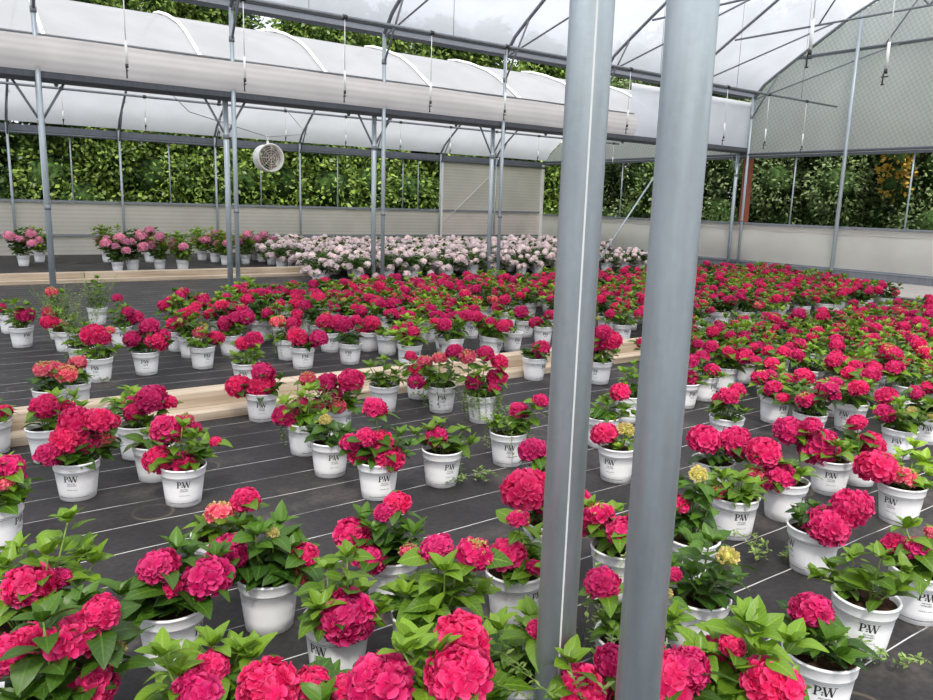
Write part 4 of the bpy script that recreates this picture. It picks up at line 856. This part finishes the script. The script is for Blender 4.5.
for j in range(4):
    a = j*PI/2+.4; mb = MB(); c, s = math.cos(a), math.sin(a); pts = []
    for rr, w, tw in ((.05, .05, .6), (.14, .09, .45), (.24, .12, .3)):
        for sgn in (-1, 1): pts.append((c*rr - s*w*sgn, -.05+sgn*w*math.sin(tw), s*rr + c*w*sgn))
    v2 = pts + [(p[0], p[1]+.006, p[2]) for p in pts]
    mb.add(v2, [(0, 1, 3, 2), (2, 3, 5, 4), (6, 8, 9, 7), (8, 10, 11, 9), (0, 2, 8, 6), (1, 7, 9, 3), (2, 4, 10, 8), (3, 9, 11, 5)], smooth=False); mb.obj('fan_blade', 'blade', t)
mb = MB(); mb.box((-.02, -.02, .27), (.02, .02, .36)); mb.tube([(0, 0, .36), (-.03, 0, .47)], .008, 5); mb.tube([(0, 0, .36), (.03, 0, .47)], .008, 5); mb.obj('hanger', 'white_paint', t)
top = P + Vector((0, 0, .44))
mb = MB(); mb.tube([(4.12, 16.2, 3.6), (4.6, 16.2, 3.15), (top.x, top.y, top.z), (top.x+.9, 16.2, top.z+.12), (6.44, 16.2, 3.6)], .009, 5)
tag(mb.obj('cable', 'steel_dull'), 'sagging cable holding the round fan', 'cable')
# ------------------------------------------------------------------ timber curbs
def curb(y0, xa, xb, label, where):
    for k, (ya, yb, za, zb, nm) in enumerate([(0, .15, 0, .06, 'low front'), (.155, .31, 0, .165, 'high rear')]):
        x = xa; n = 0
        while x < xb:
            L = 4.2; n += 1; e = min(x+L, xb); mb = MB()
            c = .008; y1, y2, z1, z2 = y0+ya, y0+yb, za, zb
            g = [(y1, z1), (y2, z1), (y2, z2-c), (y2-c, z2), (y1+c, z2), (y1, z2-c)]; m = len(g)
            mb.add([(xx, y, z) for xx in (x+.004, e-.004) for y, z in g], [(i, (i+1) % m, m+(i+1) % m, m+i) for i in range(m)]+[tuple(range(m-1, -1, -1)), tuple(range(m, 2*m))], smooth=False)
            tag(mb.obj('timber_plank', 'timber'), 'pale timber in the %s course of %s, %s from left' % (nm, where, ordn(n)), 'timber', label); x = e
curb(5.06, -2.0, 11.3, 'timbers of the near curb', 'the near curb')
curb(14.12, -2.0, 6.6, 'timbers of the far curb', 'the far curb')
# ------------------------------------------------------------------ trees outside
def crown_mesh(seed, w, dpt, h, nleaf, ls, mat):
    r = random.Random(seed); mb = MB()
    lobes = [(Vector((r.uniform(-.34, .34)*w, r.uniform(-.2, .2)*dpt, h*(.12+.80*k/17)+r.uniform(-.3, .3))), r.uniform(.26, .40)*w*(1-.3*k/17)) for k in range(18)]
    for c, rd in lobes:       # dark lumps added inside, their colour standing for shade between leaves
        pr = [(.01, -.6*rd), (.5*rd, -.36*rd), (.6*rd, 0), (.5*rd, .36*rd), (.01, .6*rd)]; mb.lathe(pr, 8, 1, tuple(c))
    for i in range(nleaf):
        c, rd = lobes[r.randrange(len(lobes))]; a = r.uniform(0, 2*PI); z = r.uniform(-1, 1); q = math.sqrt(1-z*z); k = r.uniform(.6, 1.06)
        n = Vector((q*math.cos(a), q*math.sin(a), z)); p = c + n*rd*k
        dv = (n + Vector((r.uniform(-1, 1), r.uniform(-1, 1), r.uniform(-1.1, .4)))).normalized(); ll = ls*r.uniform(.6, 1.3); sd = dv.cross(Vector((r.uniform(-1, 1), r.uniform(-1, 1), r.uniform(-1, 1)))).normalized()*ll*.28
        m_ = p + dv*ll*.5; e = p + dv*ll
        mb.add([tuple(p), tuple(m_+sd), tuple(e), tuple(m_-sd)], [(0, 1, 2, 3)], 0, [(0, 0), (1, .5), (0, 1), (-1, .5)], min(1, max(0, r.gauss(.42, .28))), smooth=False)
    return mb.mesh('crown', (mat, 'treecore'))
def trunk_mesh(seed, h):
    r = random.Random(seed); mb = MB(); pts = [(0, 0, 0)]
    for k in range(1, 5): pts.append((r.uniform(-.12, .12)*k, r.uniform(-.1, .1)*k, h*k/4))
    mb.tube(pts, [.14, .12, .10, .07, .04], 8); return mb.mesh('trunk', 'bark')
CR = {k: [crown_mesh(s+j, 3.0, 1.8, 7.6, 13000, ls, m) for j in range(2)] for k, s, ls, m in (('sun', 1, .17, 'tree'), ('dark', 11, .15, 'tree_dark'), ('grey', 21, .12, 'tree_grey'))}
CR['yellow'] = [crown_mesh(31, 1.0, .8, 1.2, 500, .14, 'tree_yellow')]
TRK = [trunk_mesh(s, 6) for s in (1, 2)]
tr = random.Random(9)
def tree(x, y, kind, label, group, s=1.0, zs=1.0):
    t = thing('leafy_tree', label, 'tree', (x, y, 0), tr.uniform(-.4, .4), group)
    link('crown', CR[kind][tr.randrange(len(CR[kind]))], t, loc=(0, 0, -.1), scale=(s, s, s*zs), rot=(0, 0, tr.choice((0, PI))))
    link('trunk', TRK[tr.randrange(2)], t)
desc = {'sun': 'bright sunlit leafy tree', 'dark': 'dark green leafy tree', 'grey': 'grey green dense tree'}
kinds = ['dark', 'dark', 'dark', 'sun', 'sun', 'sun', 'sun', 'sun', 'sun', 'sun', 'sun', 'sun']
for k in range(12):
    tree(-2.4+2.0*k, 23.6+tr.uniform(-.3, .3), kinds[k], '%s outside the back wall, %s from the left' % (desc[kinds[k]], ordn(k+1)), 'trees along the back wall', tr.uniform(.98, 1.12))
for k in range(9):
    tree(-3+3.1*k, 26.2, 'dark', 'dark tree in the rear rank behind the back wall, %s from left' % ordn(k+1), 'rear trees behind the back wall', 1.15)
for k in range(11):
    tree(21.3+tr.uniform(-.3, .3), 21.2-2.0*k, 'grey' if k not in (2, 7) else 'dark', '%s outside the end wall, %s from the corner' % (desc['grey' if k not in (2, 7) else 'dark'], ordn(k+1)), 'trees along the end wall', tr.uniform(.9, 1.05))
for k in range(6):
    tree(24.5, 22-3.4*k, 'dark', 'dark tree in the rear rank behind the end wall, %s from corner' % ordn(k+1), 'rear trees behind the end wall', 1.1)
t = thing('yellow_shrub', 'branch of yellowing leaves hanging at top of end wall opening', 'shrub', (19.6, 9.5, 2.2)); link('crown', CR['yellow'][0], t)
# weeds growing from the fabric
for k, (px, py, lb) in enumerate([(880, 664, 'small leafy weed lying at foot of the flowerless front right pot'), (775, 560, 'low weed growing beside the two bloom pot at right'), (575, 655, 'feathery weed between the thick posts'), (430, 400, 'weed patch on fabric by the pot at centre curb'), (467, 480, 'dry weed scrap on the centre aisle fabric'), (92, 382, 'tiny dry weed on fabric behind near curb at left')]):
    g = ground(px, py); hgt = (.1, .12, .34, .08, .04, .04)[k]; me = weed_mesh(60+k, 12, hgt, .12, 0)
    tag(link('fabric_weed', me, None, (g.x, g.y, -.165)), lb, 'weed')
# ------------------------------------------------------------------ light
w = bpy.data.worlds.new('world'); sc.world = w; w.use_nodes = True; nt = w.node_tree; nt.nodes.clear()
out = nt.nodes.new('ShaderNodeOutputWorld'); bg = nt.nodes.new('ShaderNodeBackground'); sky = nt.nodes.new('ShaderNodeTexSky')
sky.sky_type = 'NISHITA'; sky.sun_disc = False; sky.sun_elevation = math.radians(52); sky.sun_rotation = math.radians(200); sky.air_density = 1.2; sky.dust_density = 3.0
mx = mix(nt, .75, sky.outputs[0], (9.0, 9.4, 10.2)); nt.links.new(mx, bg.inputs[0]); bg.inputs[1].default_value = .12; nt.links.new(bg.outputs[0], out.inputs[0])
sun = bpy.data.lights.new('sun', 'SUN'); sun.energy = 6.2; sun.angle = math.radians(9); sun.color = (1, .95, .87)
so = bpy.data.objects.new('sun', sun); COL.objects.link(so)
sd = Vector((-.35, -.55, .95)).normalized(); so.rotation_euler = sd.to_track_quat('Z', 'Y').to_euler(); so.location = (0, 0, 12)
sc.view_settings.view_transform = 'Standard'; sc.view_settings.look = 'None'; sc.view_settings.gamma = 1.0; sc.view_settings.exposure = 0.66; sc.view_settings.use_curve_mapping = False
sc.cycles.use_denoising = True; sc.cycles.max_bounces = 8; sc.cycles.diffuse_bounces = 4; sc.cycles.glossy_bounces = 3; sc.cycles.transparent_max_bounces = 10; sc.cycles.sample_clamp_indirect = 8
